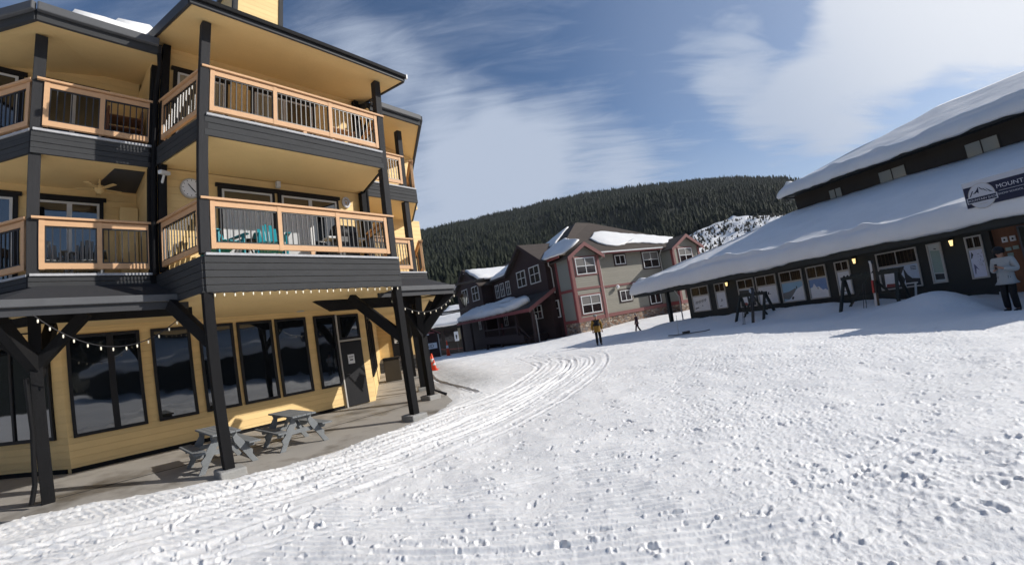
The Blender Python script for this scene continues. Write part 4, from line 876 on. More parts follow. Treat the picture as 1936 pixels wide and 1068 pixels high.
# door recess
MB().box(SF,-4.93,-3.4,18.28,18.34,-.3,2.12).build('door_panel',M['woodpanel'],sh)
d=MB().box(SF,-4.22,-3.45,18.05,18.1,-.1,2.05).build('door',M['glass'],sh)
mb=MB(); rect_frame(mb,SF,-4.26,-3.42,18.02,18.06,-.1,2.09,.045); mb.build('frame',M['greymetal'],d)
MB().box(SF,-4.16,-3.98,17.99,18.02,.75,1.35).build('lit_notice',M['warmlit'],d)
mb=MB()
for i,(x,z) in enumerate(((-4.72,1.66),(-4.52,1.66),(-4.68,1.38),(-4.5,1.4),(-4.66,1.2))):
    MB().box(SF,x,x+.14,18.24,18.278,z,z+(.17 if i<2 else .11)).build('door_notice',M['paper' if i<2 else 'pgreen'],sh)
    if i<2: MB().box(SF,x+.045,x+.09,18.23,18.24,z+.05,z+.11).build('notice_mark',M['black'],sh)
MB().box(SF,-4.98,-4.935,17.9,18.0,.02,.16).build('outlet_box',M['whitetrim'],sh)
# wall lamps
for k,(x,z,lb) in enumerate(((-16.38,1.98,'small lit wall lamp left of the paned windows, dimmest of three'),(-9.40,1.95,'lit wall lamp above the larger ski rack'),(-5.95,1.94,'lit wall lamp between the map window and the door'))):
    p=SF(x,17.86,z-.12); t=thing('wall_lamp',p,lb,'lamp','wall lamps on the shop')
    MB().tube([p+Vector((0,0,.03)),p+Vector((0,0,.22))],[.04,.07],6).build('lamp_shade',M['lampglow'],t)
    MB().tube([p+Vector((0,0,.22)),p+Vector((0,0,.29))],[.09,.03],6).build('cap',M['black'],t)
    MB().box(SF,x-.05,x+.05,17.9,17.99,z-.1,z+.16).build('back_plate',M['black'],t)
# roof snow as a deep rounded blanket --------------------------------------------------
def vnoise(x,y,seed=0):
    xi=np.floor(x).astype(np.int64); yi=np.floor(y).astype(np.int64); xf=x-xi; yf=y-yi
    u=xf*xf*xf*(xf*(xf*6-15)+10); v=yf*yf*yf*(yf*(yf*6-15)+10)
    def hsh(a,b):
        h=(a*374761393+b*668265263+seed*1442695041)&0x7fffffff; h=((h^(h>>13))*1274126177)&0x7fffffff; return ((h^(h>>16))&0xffff)/65535.
    return (hsh(xi,yi)*(1-u)+hsh(xi+1,yi)*u)*(1-v)+(hsh(xi,yi+1)*(1-u)+hsh(xi+1,yi+1)*u)*v
def fbm(x,y,o=4,seed=0,g=.5):
    a=1.;s=0.;t=0.
    for i in range(o): s=s+a*vnoise(x*2**i+17.3*i,y*2**i+9.1*i,seed+i); t+=a; a*=g
    return s/t
def blanket(name,label,quad,n,m,thick,lip,seed,edge0=True,edgeL=True):
    """quad: front-left, front-right, back-right, back-left world points; rounded on the front and left borders"""
    a,b,c,d=[np.array(q) for q in quad]; S,T=np.meshgrid(np.linspace(0,1,n),np.linspace(0,1,m)**1.8)
    P=(a[None,None]*(1-S)[...,None]+b*S[...,None])*(1-T)[...,None]+(d*(1-S)[...,None]+c*S[...,None])*T[...,None]
    Lf=np.linalg.norm(b-a); Ld=np.linalg.norm(d-a); df=T*Ld; dl=S*Lf
    e=np.minimum(1,df/lip) if edge0 else np.ones_like(T)
    if edgeL: e=np.minimum(e,np.minimum(1,dl/lip))
    e=np.sqrt(np.clip(1-(1-e)**2,0,1))
    h=thick*e*(.80+.42*fbm(P[...,0]*.28,P[...,1]*.28,3,seed))+e*.07*(fbm(P[...,0]*1.6,P[...,1]*1.6,3,seed+5)-.5)
    wob=fbm(dl*.55,dl*0+7,3,seed+12); h+=(.04+.42*wob*wob)*np.exp(-((df-.26-.5*wob)/(.12+.1*wob))**2)*(df>.02)*np.minimum(1,df/.12)*(1 if edge0 else 0)
    # overhanging lip bulges outward
    out=(a-d)/Ld; bul=np.where(df<lip,1-df/lip,0)*(.10+.16*fbm(dl*.7,dl*0+3,2,seed+9))
    top=P+out*bul[...,None]; top[...,2]+=h
    bot=P.copy(); bot+=out*(.5*bul)[...,None]; bot[...,2]-=(.02+.16*fbm(dl*1.3,dl*0+11,3,seed+21))*np.clip(1-df/.12,0,1); V_=np.concatenate([top.reshape(-1,3),bot.reshape(-1,3)]); K=n*m; f=[]
    idx=np.arange(K).reshape(m,n)
    q=np.stack([idx[:-1,:-1],idx[:-1,1:],idx[1:,1:],idx[1:,:-1]],-1).reshape(-1,4)
    f=[tuple(r) for r in q.tolist()]+[tuple(x+K for x in r[::-1]) for r in q.tolist()]
    bd=list(idx[0,:])+list(idx[1:,-1])+list(idx[-1,::-1][1:])+list(idx[::-1,0][1:-1])
    for i in range(len(bd)): p,q_=int(bd[i]),int(bd[(i+1)%len(bd)]); f.append((q_,p,p+K,q_+K))
    mb=MB(); mb.v=[Vector(v) for v in V_.tolist()]; mb.f=f; mb.mi=[0]*len(f)
    o=mb.build(name,M['roofsnow'],None,smooth=True); return tag(o,label,'snow',None,'stuff')
blanket('roof_snow','deep snow on the lower shop roof with a sunlit lip along the eave',[SF(-23.85,17.0,2.47),SF(24,17.0,2.47),SF(24,25.8,5.02),SF(-16.5,25.8,5.25)],460,64,.56,.26,31,edgeL=False)
blanket('roof_snow','snow on the left hip end of the lower shop roof',[SF(-23.85,37,2.47),SF(-23.85,17.0,2.47),SF(-16.5,25.8,5.25),SF(-16.5,32,5.25)],160,40,.58,.26,32,edgeL=False)
blanket('roof_snow','smooth snow on the front slope of the upper shop roof',[SF(-16.9,24.9,6.87),SF(24,24.9,6.87),SF(24,32.4,9.88),SF(-9.5,32.4,9.88)],300,48,.40,.30,33,edgeL=False)
blanket('roof_snow','snow on the left hip of the upper shop roof',[SF(-16.9,39.8,6.87),SF(-16.9,24.9,6.87),SF(-9.5,32.4,9.88),SF(-9.45,32.5,9.88)],110,40,.40,.30,34,edgeL=False)
blanket('roof_snow','snow on the back slope of the upper shop roof',[SF(24,39.9,6.87),SF(-16.9,39.9,6.87),SF(-9.5,32.4,9.88),SF(24,32.4,9.88)],120,24,.36,.3,35,edgeL=False)
# sign board ------------------------------------------------------------------------
sb=thing('shop_sign',SF(-4.3,16.98,2.8),'navy and white board reading MOUNTAIN with a round mountain emblem, on the snowy eave','sign')
MB().box(SF,-5.0,-1.6,16.93,17.0,2.86,3.66).build('board',M['signwhite'],sb)
MB().box(SF,-4.985,-1.61,16.924,16.932,2.87,3.50).build('navy_panel',M['navy'],sb)
def disc2(x,z,rx,rz_,y,t,m,name):
    return MB().prism([SF(x+rx*math.cos(i*PI/24),y,z+rz_*math.sin(i*PI/24)) for i in range(48)],SF.y*t).build(name,m,sb)
disc2(-4.57,3.17,.335,.385,16.912,.012,M['frame'],'emblem_rim'); disc2(-4.57,3.17,.318,.368,16.905,.007,M['signwhite'],'emblem')
def pl(pts,y,m,name): return MB().prism([SF(x,y,z) for x,z in pts],SF.y*.004).build(name,m,sb)
pl([(-4.95,2.99),(-4.20,2.99),(-4.20,3.17),(-4.95,3.17)],16.9,M['signwhite'],'banner_border'); pl([(-4.925,3.01),(-4.225,3.01),(-4.225,3.15),(-4.925,3.15)],16.895,M['navy'],'banner')
for pts in ([(-4.86,3.2),(-4.83,3.2),(-4.74,3.36),(-4.77,3.36)],[(-4.77,3.27),(-4.72,3.3),(-4.66,3.36),(-4.60,3.45),(-4.62,3.25),(-4.66,3.3),(-4.70,3.27)],[(-4.59,3.45),(-4.50,3.34),(-4.52,3.33),(-4.58,3.40)],[(-4.5,3.38),(-4.40,3.26),(-4.43,3.27),(-4.5,3.34)],[(-4.45,3.38),(-4.36,3.24),(-4.28,3.2),(-4.38,3.27)]): pl(pts,16.898,M['navy'],'mountain_mark')
text('MOUNTAIN SHOP',.092,SF,-4.575,16.89,3.045,'lettering',M['signwhite'],sb,.002,'CENTER'); text('WINTER SPORTS',.03,SF,-4.57,16.9,2.93,'lettering',M['frame'],sb,.002,'CENTER') if False else None
mb=MB(); mb.box(SF,-4.67,-4.47,16.9,16.904,2.925,2.937).build('emblem_line',M['frame'],sb)
text('MOUNTAIN',.165,SF,-4.20,16.92,3.27,'lettering',M['signwhite'],sb,.003)
mb=MB().box(SF,-4.16,-1.8,16.918,16.924,3.185,3.195).build('rule_line',M['signwhite'],sb)
text('SNOW SCHOOL - RENTALS',.075,SF,-4.19,16.92,3.07,'lettering',M['signwhite'],sb,.002)
# ski racks -------------------------------------------------------------------------
def rack(x0,x1,y,z,label,hgt=1.15):
    t=thing('ski_rack',SF((x0+x1)/2,y,z),label,'ski rack','timber ski racks in front of the shop')
    for x,s_ in ((x0,-1),(x1,1)):
        for q in (-1,1):
            mb=MB().bar(SF(x+s_*.10,y+q*.55,z-.1),SF(x,y+q*.02,z+hgt),.09,.10); mb.bar(SF(x+s_*.10-.25,y+q*.55,z),SF(x+s_*.10+.25,y+q*.55,z+.03),.12,.08) if q<0 else None; mb.build('leg',M['rack'],t)
    MB().box(SF,x0-.1,x1+.1,y-.06,y+.06,z+hgt-.06,z+hgt+.06).build('top_beam',M['rack'],t)
    mb=MB(); n=int((x1-x0)/.13)
    for k in range(n): a=x0+k*(x1-x0)/n; mb.prism([SF(a,y-.09,z+hgt+.05),SF(a+.06,y-.09,z+hgt+.12),SF(a+.12,y-.09,z+hgt+.05)],SF.y*.05)
    mb.build('notched_rail',M['rack'],t)
    MB().bar(SF(x0,y,z+.5),SF(x1,y,z+.5),.05,.09).bar(SF(x0,y,z+.15),SF((x0+x1)/2,y,z+hgt),.04,.08).bar(SF(x1,y,z+.15),SF((x0+x1)/2,y,z+hgt),.04,.08).build('stretcher',M['rack'],t)
    return t
rack(-14.15,-12.75,16.2,.1,'smaller dark timber ski rack left, in front of the paned windows',1.2)
rack(-9.1,-7.2,16.3,.12,'larger dark timber ski rack right, holding red skis',1.25)
def skis(x,y,z,h_,ms,label,lean=(0,.12),poles=True,name='leaning_skis'):
    t=thing(name,SF(x,y,z),label,'skis','skis leaning on the racks')
    for k,m in enumerate(ms):
        X=x+k*.085; pts=[SF(X,y,z-.1),SF(X+lean[0]*.5,y+lean[1]*.5,z+h_*.5),SF(X+lean[0],y+lean[1],z+h_*.93),SF(X+lean[0]+.01,y+lean[1]-.06,z+h_)]
        mb=MB()
        for a,b in zip(pts,pts[1:]): mb.bar(a,b,.075,.014,SF.y)
        s_=mb.build('ski',M[m],t)
        MB().bar(pts[0].lerp(pts[1],.75)-SF.y*.04,pts[1].lerp(pts[2],.25)-SF.y*.04,.06,.07,SF.y).build('binding',M['red' if m=='skiwhite' else 'metalbal'],s_)
    if poles:
        for k in range(2): MB().tube([SF(x-.42+k*.1,y-.1,z-.05),SF(x-.36+k*.08,y+.05,z+1.0)],.013,6).lathe(SF(x-.415+k*.1,y-.1,z+.02),[(.05,0),(.05,.012)],8).build('pole',M['metalbal'],t)
    return t
skis(-13.02,15.35,.08,1.55,('skiblack','skiblack'),'pair of black skis standing against the smaller rack',(-.02,.4))
skis(-7.95,16.0,.1,1.75,('skiwhite','skiblack'),'white, red and black skis standing against the larger rack',(-.06,.3))
ps=thing('white_post_stand',SF(-7.0,16.9,.2),'white T shaped stand between the large rack and the map window','stand')
MB().bar(SF(-7.02,16.9,.1),SF(-6.93,16.95,.85),.05,.05).build('post',M['whitetrim'],ps); MB().box(SF,-7.4,-6.85,16.9,16.95,.83,.87).build('crossbar',M['whitetrim'],ps)
gs=thing('ski_pair',SF(-15.0,13.3,.1),'dark skis with bindings lying flat on the shaded snow left of the racks','skis')
for k in range(2):
    p=[(-15.55,12.7,.08),(-15.35,12.85,.06),(-14.3,13.75,.06),(-14.15,13.9,.09)]
    mb=MB()
    for a,b in zip(p,p[1:]): mb.bar(SF(a[0]+k*.12,a[1]-k*.1,a[2]+.06),SF(b[0]+k*.12,b[1]-k*.1,b[2]+.06),.085,.02)
    s_=mb.build('ski',M['skiblack'],gs); MB().bar(SF(-15.05+k*.12,13.1-k*.1,.17),SF(-14.8+k*.12,13.32-k*.1,.19),.08,.09).build('binding',M['metalbal'],s_)
bp=thing('marker_pole',SF(-15.8,13.5,0),'thin pale marker pole in the shaded snow bank','pole')
MB().tube([SF(-15.8,13.5,-.2),SF(-15.8,13.55,.95)],.012,6).build('pole',M['frame'],bp)
# ================================================================== SNOW GROUND (one sheet, fine near the camera, out to the horizon)
CP=np.array([(0,0,0),(0,4,.02),(-4,0,.0),(6,0,.05),(-5,6,.03),(-2.6,9.6,.03),(-1.8,12.9,-.02),(0,12,0),(5,10,.05),(9.5,8,.06),(11,6,.08),(14,3,.1),(12.4,8.9,.02),
 (10.7,15.6,.05),(8,18,.03),(6.9,19,.02),(11.5,12,.08),(12.5,19,.10),(10,25,.14),(7,27.5,.0),(4.4,24.5,-.32),(8.3,30.,-.40),(2.5,28,-.38),(5.1,35.6,.1),(9,37.6,.1),(13,38.8,.2),(18,42,.2),(2.6,38,-.25),
 (0,39,-.4),(-4,46,-.75),(-7,48,-.75),(-10,48.5,-.45),(-5,27,-.15),(-5,35,-.4),(-8,41,-.5),(0,20,-.12),(-3,18,-.05),(-20,40,-1),(-15,60,-1.5),(10,60,-.5),(-8,76,-2.2),(-16,74,-2.2),(30,60,0),(40,20,.5),(30,-20,.3),(0,-30,0),(-30,0,0),(-30,-30,0),(16,14,.1),(18,8,.1)])
def base_h(x,y):
    num=0;den=0
    for px,py,pz in CP:
        d2=(x-px)**2+(y-py)**2; s2=1.2+ (px*px+py*py)*.004
        w=1/(d2+s2)**1.6; num=num+w*pz; den=den+w
    return num/den
EDGE=[(-14,18),(-4.4,2.15),(-3.2,1.55),(-2.45,1.35),(-1.3,.6),(0,-.16),(1.4,-.34),(2.8,-.25),(4.2,.03),(5.2,.6),(5.9,1.15),(6.5,1.7),(7.4,3.0),(9.0,5.2),(12.0,9.4),(16.5,15.5),(30,34)]
def signed_edge(u,v):
    best=np.full(u.shape,1e9); sg=np.ones(u.shape)
    for (ax,ay),(bx,by) in zip(EDGE,EDGE[1:]):
        dx,dy=bx-ax,by-ay; t=np.clip(((u-ax)*dx+(v-ay)*dy)/(dx*dx+dy*dy),0,1); ex=u-ax-t*dx; ey=v-ay-t*dy; d=np.hypot(ex,ey)
        s=np.sign(dy*ex-dx*ey); m=d<best; best=np.where(m,d,best); sg=np.where(m,s,sg)
    return best*sg   # positive on the snow side
rng=np.random.RandomState(11)
def build_ground():
    azf=np.radians(np.linspace(-68,68,1150)); azc=np.radians(np.concatenate([np.linspace(70,180,40)]))
    az=np.concatenate([-azc[::-1][:-1],azf,azc]); 
    r=[0.0,.6]; 
    while r[-1]<62: r.append(r[-1]*(1.0046 if r[-1]>2.2 else 1.03))
    while r[-1]<3500: r.append(r[-1]*1.09)
    r=np.array(r[1:]); A,Rr=np.meshgrid(az,r); X=np.sin(A)*Rr; Y=np.cos(A)*Rr
    Z=base_h(X,Y)
    far=np.clip((Rr-45)/60,0,1); Z=Z*(1-far)+(-2.4)*far
    sX=X*np.float64(SF.x.x)+Y*SF.x.y; pX=X*SF.y.x+Y*SF.y.y
    def bump(s0,p0,ss,sp,h): return h*np.exp(-((sX-s0)/ss)**2-((pX-p0)/sp)**2)
    Z+=bump(-5.9,15.9,1.15,1.1,.42)+bump(-7.2,15.6,1.5,.8,.10)+bump(-11,16.6,2.2,.9,.16)+(.30*np.exp(-((pX-17.0)/.95)**2)*(.35+1.1*fbm(sX*.6,pX*.3,3,61))*np.clip((-6.5-sX)/2,0,1)*np.clip((sX+22)/2,0,1))+bump(-17,15.8,2.5,1.4,.16)+bump(-20,15.8,1.8,1.5,.12)+bump(-3.9,16.4,1.15,1.5,-.42)
    # plough bank left of the brown building
    lx=X*Ux+Y*Uy-(-5.0396*Ux+6.3759*Uy); ly=-(X*Uy-Y*Ux-(-5.0396*Uy-6.3759*Ux))
    d=signed_edge(lx,ly); inside=lx*0+((d<0)&(Rr<70))
    near=np.clip(1-Rr/38,0,1); fade=np.clip(1-(Rr-40)/30,0,1)
    n1=fbm(X*.35,Y*.35,3,1)-.5; Z+=n1*.12*fade
    n2=fbm(X*1.7,Y*1.7,4,2)-.5; Z+=n2*.05*fade
    tram=fbm(X*.16+5,Y*.16,3,5); groom=np.clip((.40-vnoise(X*.22,Y*.22,33))*7,0,1); rough=np.clip((tram-.36)*4,.12,1)*(1-.75*groom)
    # groomed corduroy surviving between trampled areas
    cd=(X*math.cos(.12)-Y*math.sin(.12)); cy=(X*math.sin(.12)+Y*math.cos(.12))
    Z+=groom*.0095*np.sin(cy*2*PI/.095)*np.clip(1.5-Rr/14,0,1)*np.clip((fbm(X*1.4,Y*1.4,3,8)-.40)*12,0,1)
    Z+=(fbm(cd*1.6,cy*17,3,14)-.5)*.022*np.clip(1.4-Rr/24,0,1)
    # trampled clods
    n3=fbm(X*11,Y*11,3,3); n4=fbm(X*26,Y*26,2,4)
    Z+=rough*(np.abs(n3-.5)*-.030+.007+(n4-.5)*.013)*fade
    n5=vnoise(X*16,Y*16,21); Z+=rough*np.clip(n5-.80,0,1)*.06*fade
    # boot prints and pits
    def stamp(px,py,rad,dep,rim,elong,ang):
        R_=math.hypot(px,py); a0=math.atan2(px,py); da=(rad*3.2)/max(R_,.5); 
        i0,i1=np.searchsorted(az,[a0-da,a0+da]); j0,j1=np.searchsorted(r,[R_-rad*3.2,R_+rad*3.2])
        if i1<=i0 or j1<=j0: return
        xs=X[j0:j1,i0:i1]-px; ys=Y[j0:j1,i0:i1]-py; c,s=math.cos(ang),math.sin(ang)
        u=(xs*c+ys*s)/(rad*elong); v=(-xs*s+ys*c)/rad; q=np.sqrt(u*u+v*v)+.75*(vnoise(xs*26+px*9,ys*26+py*7,3)-.5)
        Z[j0:j1,i0:i1]+= -dep*np.clip(1-q**4,0,1)+rim*np.exp(-((q-1.25)/.25)**2)
    for k in range(13500):
        R_=1.6+34*rng.rand()**.8; a=math.radians(rng.uniform(-66,66)); px,py=R_*math.sin(a),R_*math.cos(a)
        if vnoise(np.array([px*.22]),np.array([py*.22]),33)[0]<.40 and rng.rand()<.82: continue
        stamp(px,py,rng.uniform(.016,.042),rng.uniform(.006,.021),rng.uniform(.002,.008),rng.uniform(1.0,2.6),rng.uniform(0,PI))
    for tr_ in range(40):   # walking trails
        R_=rng.uniform(2,26); a=math.radians(rng.uniform(-55,62)); x,y=R_*math.sin(a),R_*math.cos(a); h=rng.uniform(0,2*PI)
        for k in range(rng.randint(8,26)):
            h+=rng.normal(0,.08); x+=.62*math.cos(h); y+=.62*math.sin(h); s=.11*(1 if k%2 else -1)
            stamp(x-math.sin(h)*s,y+math.cos(h)*s,.036,rng.uniform(.012,.026),.008,2.6,h)
    for k in range(8000):  # loose clods
        R_=1.8+24*rng.rand()**.9; a=math.radians(rng.uniform(-66,66)); stamp(R_*math.sin(a),R_*math.cos(a),rng.uniform(.008,.026),-rng.uniform(.005,.017),0,rng.uniform(1,1.6),rng.uniform(0,PI))
    # ski and machine tracks: polylines with twin grooves
    def groove(pts,w,dep,gap=0,raise_=.4):
        nonlocal Z
        P=np.array(pts,float); T=np.linspace(0,1,14*(len(P)-1)+1); 
        # catmull-rom
        Q=[]
        Pe=np.vstack([2*P[0]-P[1],P,2*P[-1]-P[-2]])
        for i in range(1,len(Pe)-2):
            for t in np.linspace(0,1,14,endpoint=False):
                a,b,c,d_=Pe[i-1],Pe[i],Pe[i+1],Pe[i+2]; Q.append(.5*((2*b)+(-a+c)*t+(2*a-5*b+4*c-d_)*t*t+(-a+3*b-3*c+d_)*t**3))
        Q.append(P[-1]); Q=np.array(Q)
        for (ax,ay),(bx,by) in zip(Q,Q[1:]):
            mg=gap+w*4; ra=math.hypot(ax,ay); rb=math.hypot(bx,by); j0,j1=np.searchsorted(r,[min(ra,rb)-mg-abs(ra-rb)*.1-.1,max(ra,rb)+mg+.1])
            aa,ab=math.atan2(ax,ay),math.atan2(bx,by); da=mg/max(min(ra,rb),.5)+.01; i0,i1=np.searchsorted(az,[min(aa,ab)-da,max(aa,ab)+da])
            if i1<=i0 or j1<=j0: continue
            xs=X[j0:j1,i0:i1]; ys=Y[j0:j1,i0:i1]; dx,dy=bx-ax,by-ay; L2=dx*dx+dy*dy
            t=((xs-ax)*dx+(ys-ay)*dy)/L2; e=((xs-ax)*-dy+(ys-ay)*dx)/math.sqrt(L2); m=(t>=0)&(t<1)
            for o in ((-gap,gap) if gap else (0,)):
                q=(e-o)/w; Z[j0:j1,i0:i1]+=m*(-dep*np.exp(-q**4)+dep*raise_*np.exp(-((np.abs(q)-1.7)/.5)**2))
    tracks=[([(-14,1),(-9,2.2),(-5,4.2),(-2,7),(.4,11),(1.6,15),(1.7,19),(.2,22.5),(-3,25)],.09,.03,.11),
     ([(-9,3.0),(-6,4.6),(-3,7.2),(-.8,10.5),(.8,15),(1.0,19),(-.6,22)],.13,.045,.55),([(-7,2.2),(-4,4),(-1.6,7),(.4,10.4),(2.2,15),(2.5,19),(1.2,23),(-2,27)],.12,.035,.6),
     ([(-3.6,14.5),(0,15.2),(5,14.6),(10,12.2),(14,8)],.05,.012,.1),([(-4,16.8),(1,17.4),(6,17),(10,15.4)],.10,.02,.0),([(-3,19.5),(2,19.2),(8,18),(11,16.5)],.05,.012,.1),
     ([(2,9),(5,9.8),(9,9.2),(13,6)],.03,.008,.09),([(-4,22),(0,24),(5,23),(9,22)],.05,.015,.1),([(1.5,7.2),(4,10),(5.5,14),(4.5,18)],.035,.010,.1),
     ([(-1.5,12.5),(-2.3,14.2),(-3.6,17.2),(-4.6,20.6)],.09,.15,0),([(-5,26),(-2,30),(3,33),(9,34)],.1,.03,.15),([(-3,28),(1,29),(6,28.6)],.1,.03,.15)]
    for t in tracks: groove(t[0],t[1]*.7,t[2]*.36,t[3])
    for k in range(16):   # many faint machine and ski tracks sweeping from the lower left to the centre
        o=rng.uniform(-1.,1.3); p_=[(-8.5+o*.4,2.4-o*.9),(-5+o*.7,4.4-o*.8),(-2.2+o*.8,7.0-o*.5),(.0+o,10.6-o*.2),(1.6+o,15),(1.8+o*1.2,19),(.6+o,23+rng.uniform(-1,2)),(-2+rng.uniform(-2,5),27)]
        groove([(a+rng.normal(0,.12),b+rng.normal(0,.12)) for a,b in p_],rng.uniform(.03,.07),rng.uniform(.004,.011),rng.choice([0,.09,.5]))
    for k in range(34):
        R_=rng.uniform(5,24); a=math.radians(rng.uniform(-45,60)); x,y=R_*math.sin(a),R_*math.cos(a); h=rng.uniform(-.5,.5)+(PI if rng.rand()<.5 else 0); pts=[(x,y)]
        dh=rng.uniform(-.14,.14)
        for q in range(4): h+=dh; x+=1.3*math.cos(h); y+=1.3*math.sin(h); pts.append((x,y))
        groove(pts,.03,rng.uniform(.006,.014),.0 if rng.rand()<.5 else .07)
    # tread pattern of the vehicle track beside the patio
    dd=np.abs(d-.95); Z+=np.where((dd<.24)&(Rr<20),.0045*np.sign(np.sin((lx+ly*.2)*2*PI/.10)),0)
    # snow edge along the patio
    e=np.clip(d/.55+.05*(fbm(lx*3,ly*3,3,9)-.5)*4,0,1); e=e*e*(3-2*e)
    Z=np.where(Rr<75,(Z+.05)*e+(-.22)*(1-np.clip(d/.12+.8,0,1))*(d<0.1)+(-.03)*(1-e)*(d>=-.1),Z)
    Z=np.where((d<-.1)&(Rr<75),-.28,Z)
    # slush / worn ice strip right of the covered walk
    es=((lx-8)*-.8+(ly-4)*.58); al=((lx-8)*.58+(ly-4)*.8)
    sl_=np.exp(-((d-1.0)/1.3)**2)*np.clip((al+3)/3,0,1)*np.clip((30-al)/6,0,1)*.75+.35*np.exp(-np.clip(d,0,9)/.16)*(Rr<30)
    sl_=np.clip(sl_,0,1)*(Rr<60)
    nr,na=X.shape; V=np.stack([X,Y,Z],-1).reshape(-1,3)
    idx=np.arange(nr*na).reshape(nr,na); q=np.stack([idx[:-1,:-1],idx[1:,:-1],idx[1:,1:],idx[:-1,1:]],-1).reshape(-1,4)
    # wrap is closed because az runs -180..180
    c=len(V); V=np.vstack([V,[[0,0,float(Z[0].mean())]]]); tris=np.stack([np.full(na-1,c),idx[0,:-1],idx[0,1:]],-1)
    me=bpy.data.meshes.new('snow_ground'); me.vertices.add(len(V)); me.vertices.foreach_set('co',V.ravel())
    li=np.concatenate([q.ravel(),tris.ravel()]); me.loops.add(len(li)); me.loops.foreach_set('vertex_index',li)
    ls=np.concatenate([np.arange(len(q))*4,len(q)*4+np.arange(len(tris))*3]); me.polygons.add(len(ls)); me.polygons.foreach_set('loop_start',ls)
    me.polygons.foreach_set('use_smooth',np.ones(len(ls),bool)); me.update(calc_edges=True); me.validate()
    at=me.attributes.new('slush','FLOAT','POINT'); at.data.foreach_set('value',np.append(sl_.ravel(),0).astype(np.float32))
    me.materials.append(M['snow']); o=bpy.data.objects.new('snow_ground',me); COL.objects.link(o); tag(o,kind='structure')
    bm=None; return o
build_ground()
# ================================================================== HILLS AND FOREST
RID=[(-60,15.5),(-25,15.2),(-12.2,14.4),(-6.5,15.0),(0,15.4),(7,15.9),(11.5,16.0),(17,15.6),(24,14.9),(30,14.0),(36,12.4),(40.5,10.7),(50,10.5),(75,9.5),(110,11),(160,12),(200,12),(300,14)]
RA=np.array([a for a,b in RID]); RE=np.array([b for a,b in RID])
def ridge_el(a): 
    a=np.where(a<-60,a+360,a); return np.interp(a,RA,RE)
R1,R2=95.,820.
def hill_z(a,r):
    """a in degrees"""
    el=ridge_el(a)-.75; H=R2*np.tan(np.radians(el))+1.85
    t=np.clip((r-R1)/(R2-R1),0,1.0); z=-2.6+(H+2.6)*t**1.28
    x=np.sin(np.radians(a))*r; y=np.cos(np.radians(a))*r
    z=z+(fbm(x*.011,y*.011,4,51)-.5)*44*np.minimum(t*2.2,1)*np.clip((1-t)*2.5,.12,1)
    return np.where(r>R2,z-(r-R2)*.45,z)
def build_hills():
    az=np.linspace(-180,180,361); r=np.concatenate([np.linspace(R1,R2,75),np.linspace(R2+25,R2+500,6)])
    A,Q=np.meshgrid(az,r); Z=hill_z(A,Q); V=np.stack([np.sin(np.radians(A))*Q,np.cos(np.radians(A))*Q,Z],-1).reshape(-1,3)
    nr,na=A.shape; idx=np.arange(nr*na).reshape(nr,na); q=np.stack([idx[:-1,:-1],idx[1:,:-1],idx[1:,1:],idx[:-1,1:]],-1).reshape(-1,4)
    me=bpy.data.meshes.new('forested_hills'); me.from_pydata(V.tolist(),[],q.tolist()); me.polygons.foreach_set('use_smooth',[True]*len(q)); me.materials.append(M['floor'])
    o=bpy.data.objects.new('forested_hills',me); COL.objects.link(o); tag(o,kind='structure')
    # snowy clearing: ski slope
    az=np.linspace(19,62,130); r=np.linspace(110,345,90); A,Q=np.meshgrid(az,r)
    lim=318+24*(fbm(A*.35,A*0+2,3,77)-.5)+14*np.sin(np.radians((A-20)*9)); Q=110+(Q-110)*(lim-110)/235
    Z=hill_z(A,Q)+1.2+(fbm(A*1.5,Q*.05,3,78)-.5)*3; V=np.stack([np.sin(np.radians(A))*Q,np.cos(np.radians(A))*Q,Z],-1).reshape(-1,3)
    nr,na=A.shape; idx=np.arange(nr*na).reshape(nr,na); q=np.stack([idx[:-1,:-1],idx[1:,:-1],idx[1:,1:],idx[:-1,1:]],-1).reshape(-1,4)
    me=bpy.data.meshes.new('ski_slope'); me.from_pydata(V.tolist(),[],q.tolist()); me.polygons.foreach_set('use_smooth',[True]*len(q)); me.materials.append(M['roofsnow'])
    o=bpy.data.objects.new('ski_slope',me); COL.objects.link(o); tag(o,kind='structure')
build_hills()
def clearing(a,q): return (a>19.5)&(a<62)&(q<322+24*(fbm(a*.35,a*0+2,3,77)-.5)+14*np.sin(np.radians((a-20)*9)))
def mesh_from(name,V,F,mat):
    me=bpy.data.meshes.new(name); n=len(F); k=F.shape[1]; me.vertices.add(len(V)); me.vertices.foreach_set('co',V.astype(np.float32).ravel())
    me.loops.add(n*k); me.loops.foreach_set('vertex_index',F.astype(np.int32).ravel()); me.polygons.add(n); me.polygons.foreach_set('loop_start',np.arange(n,dtype=np.int32)*k)
    me.update(calc_edges=True); me.materials.append(mat); o=bpy.data.objects.new(name,me); COL.objects.link(o); return o
def conifer_template(rs,tiers,sides,open_=.0):
    """stacked drooping ragged tiers, unit height, radius .2 -> verts, tris"""
    V=[];F=[]
    for t in range(tiers):
        z0=.06+.86*t/tiers; z1=min(1.,z0+1.55/tiers+.05); rad=.21*(1-z0)**.85*(.9+.2*rs.rand()); c=len(V); V.append((rs.normal(0,.004),rs.normal(0,.004),z1)); off=rs.rand()*PI
        for s in range(sides*2):
            a=off+PI*s/sides+rs.normal(0,.12); rr=rad*(1.12 if s%2==0 else .5)*(1+rs.normal(0,.18)); V.append((rr*math.cos(a),rr*math.sin(a),z0-(.02 if s%2==0 else -.04)+rs.normal(0,.012)))
        for s in range(sides*2): F.append((c,c+1+s,c+1+(s+1)%(sides*2)))
    return np.array(V),np.array(F)
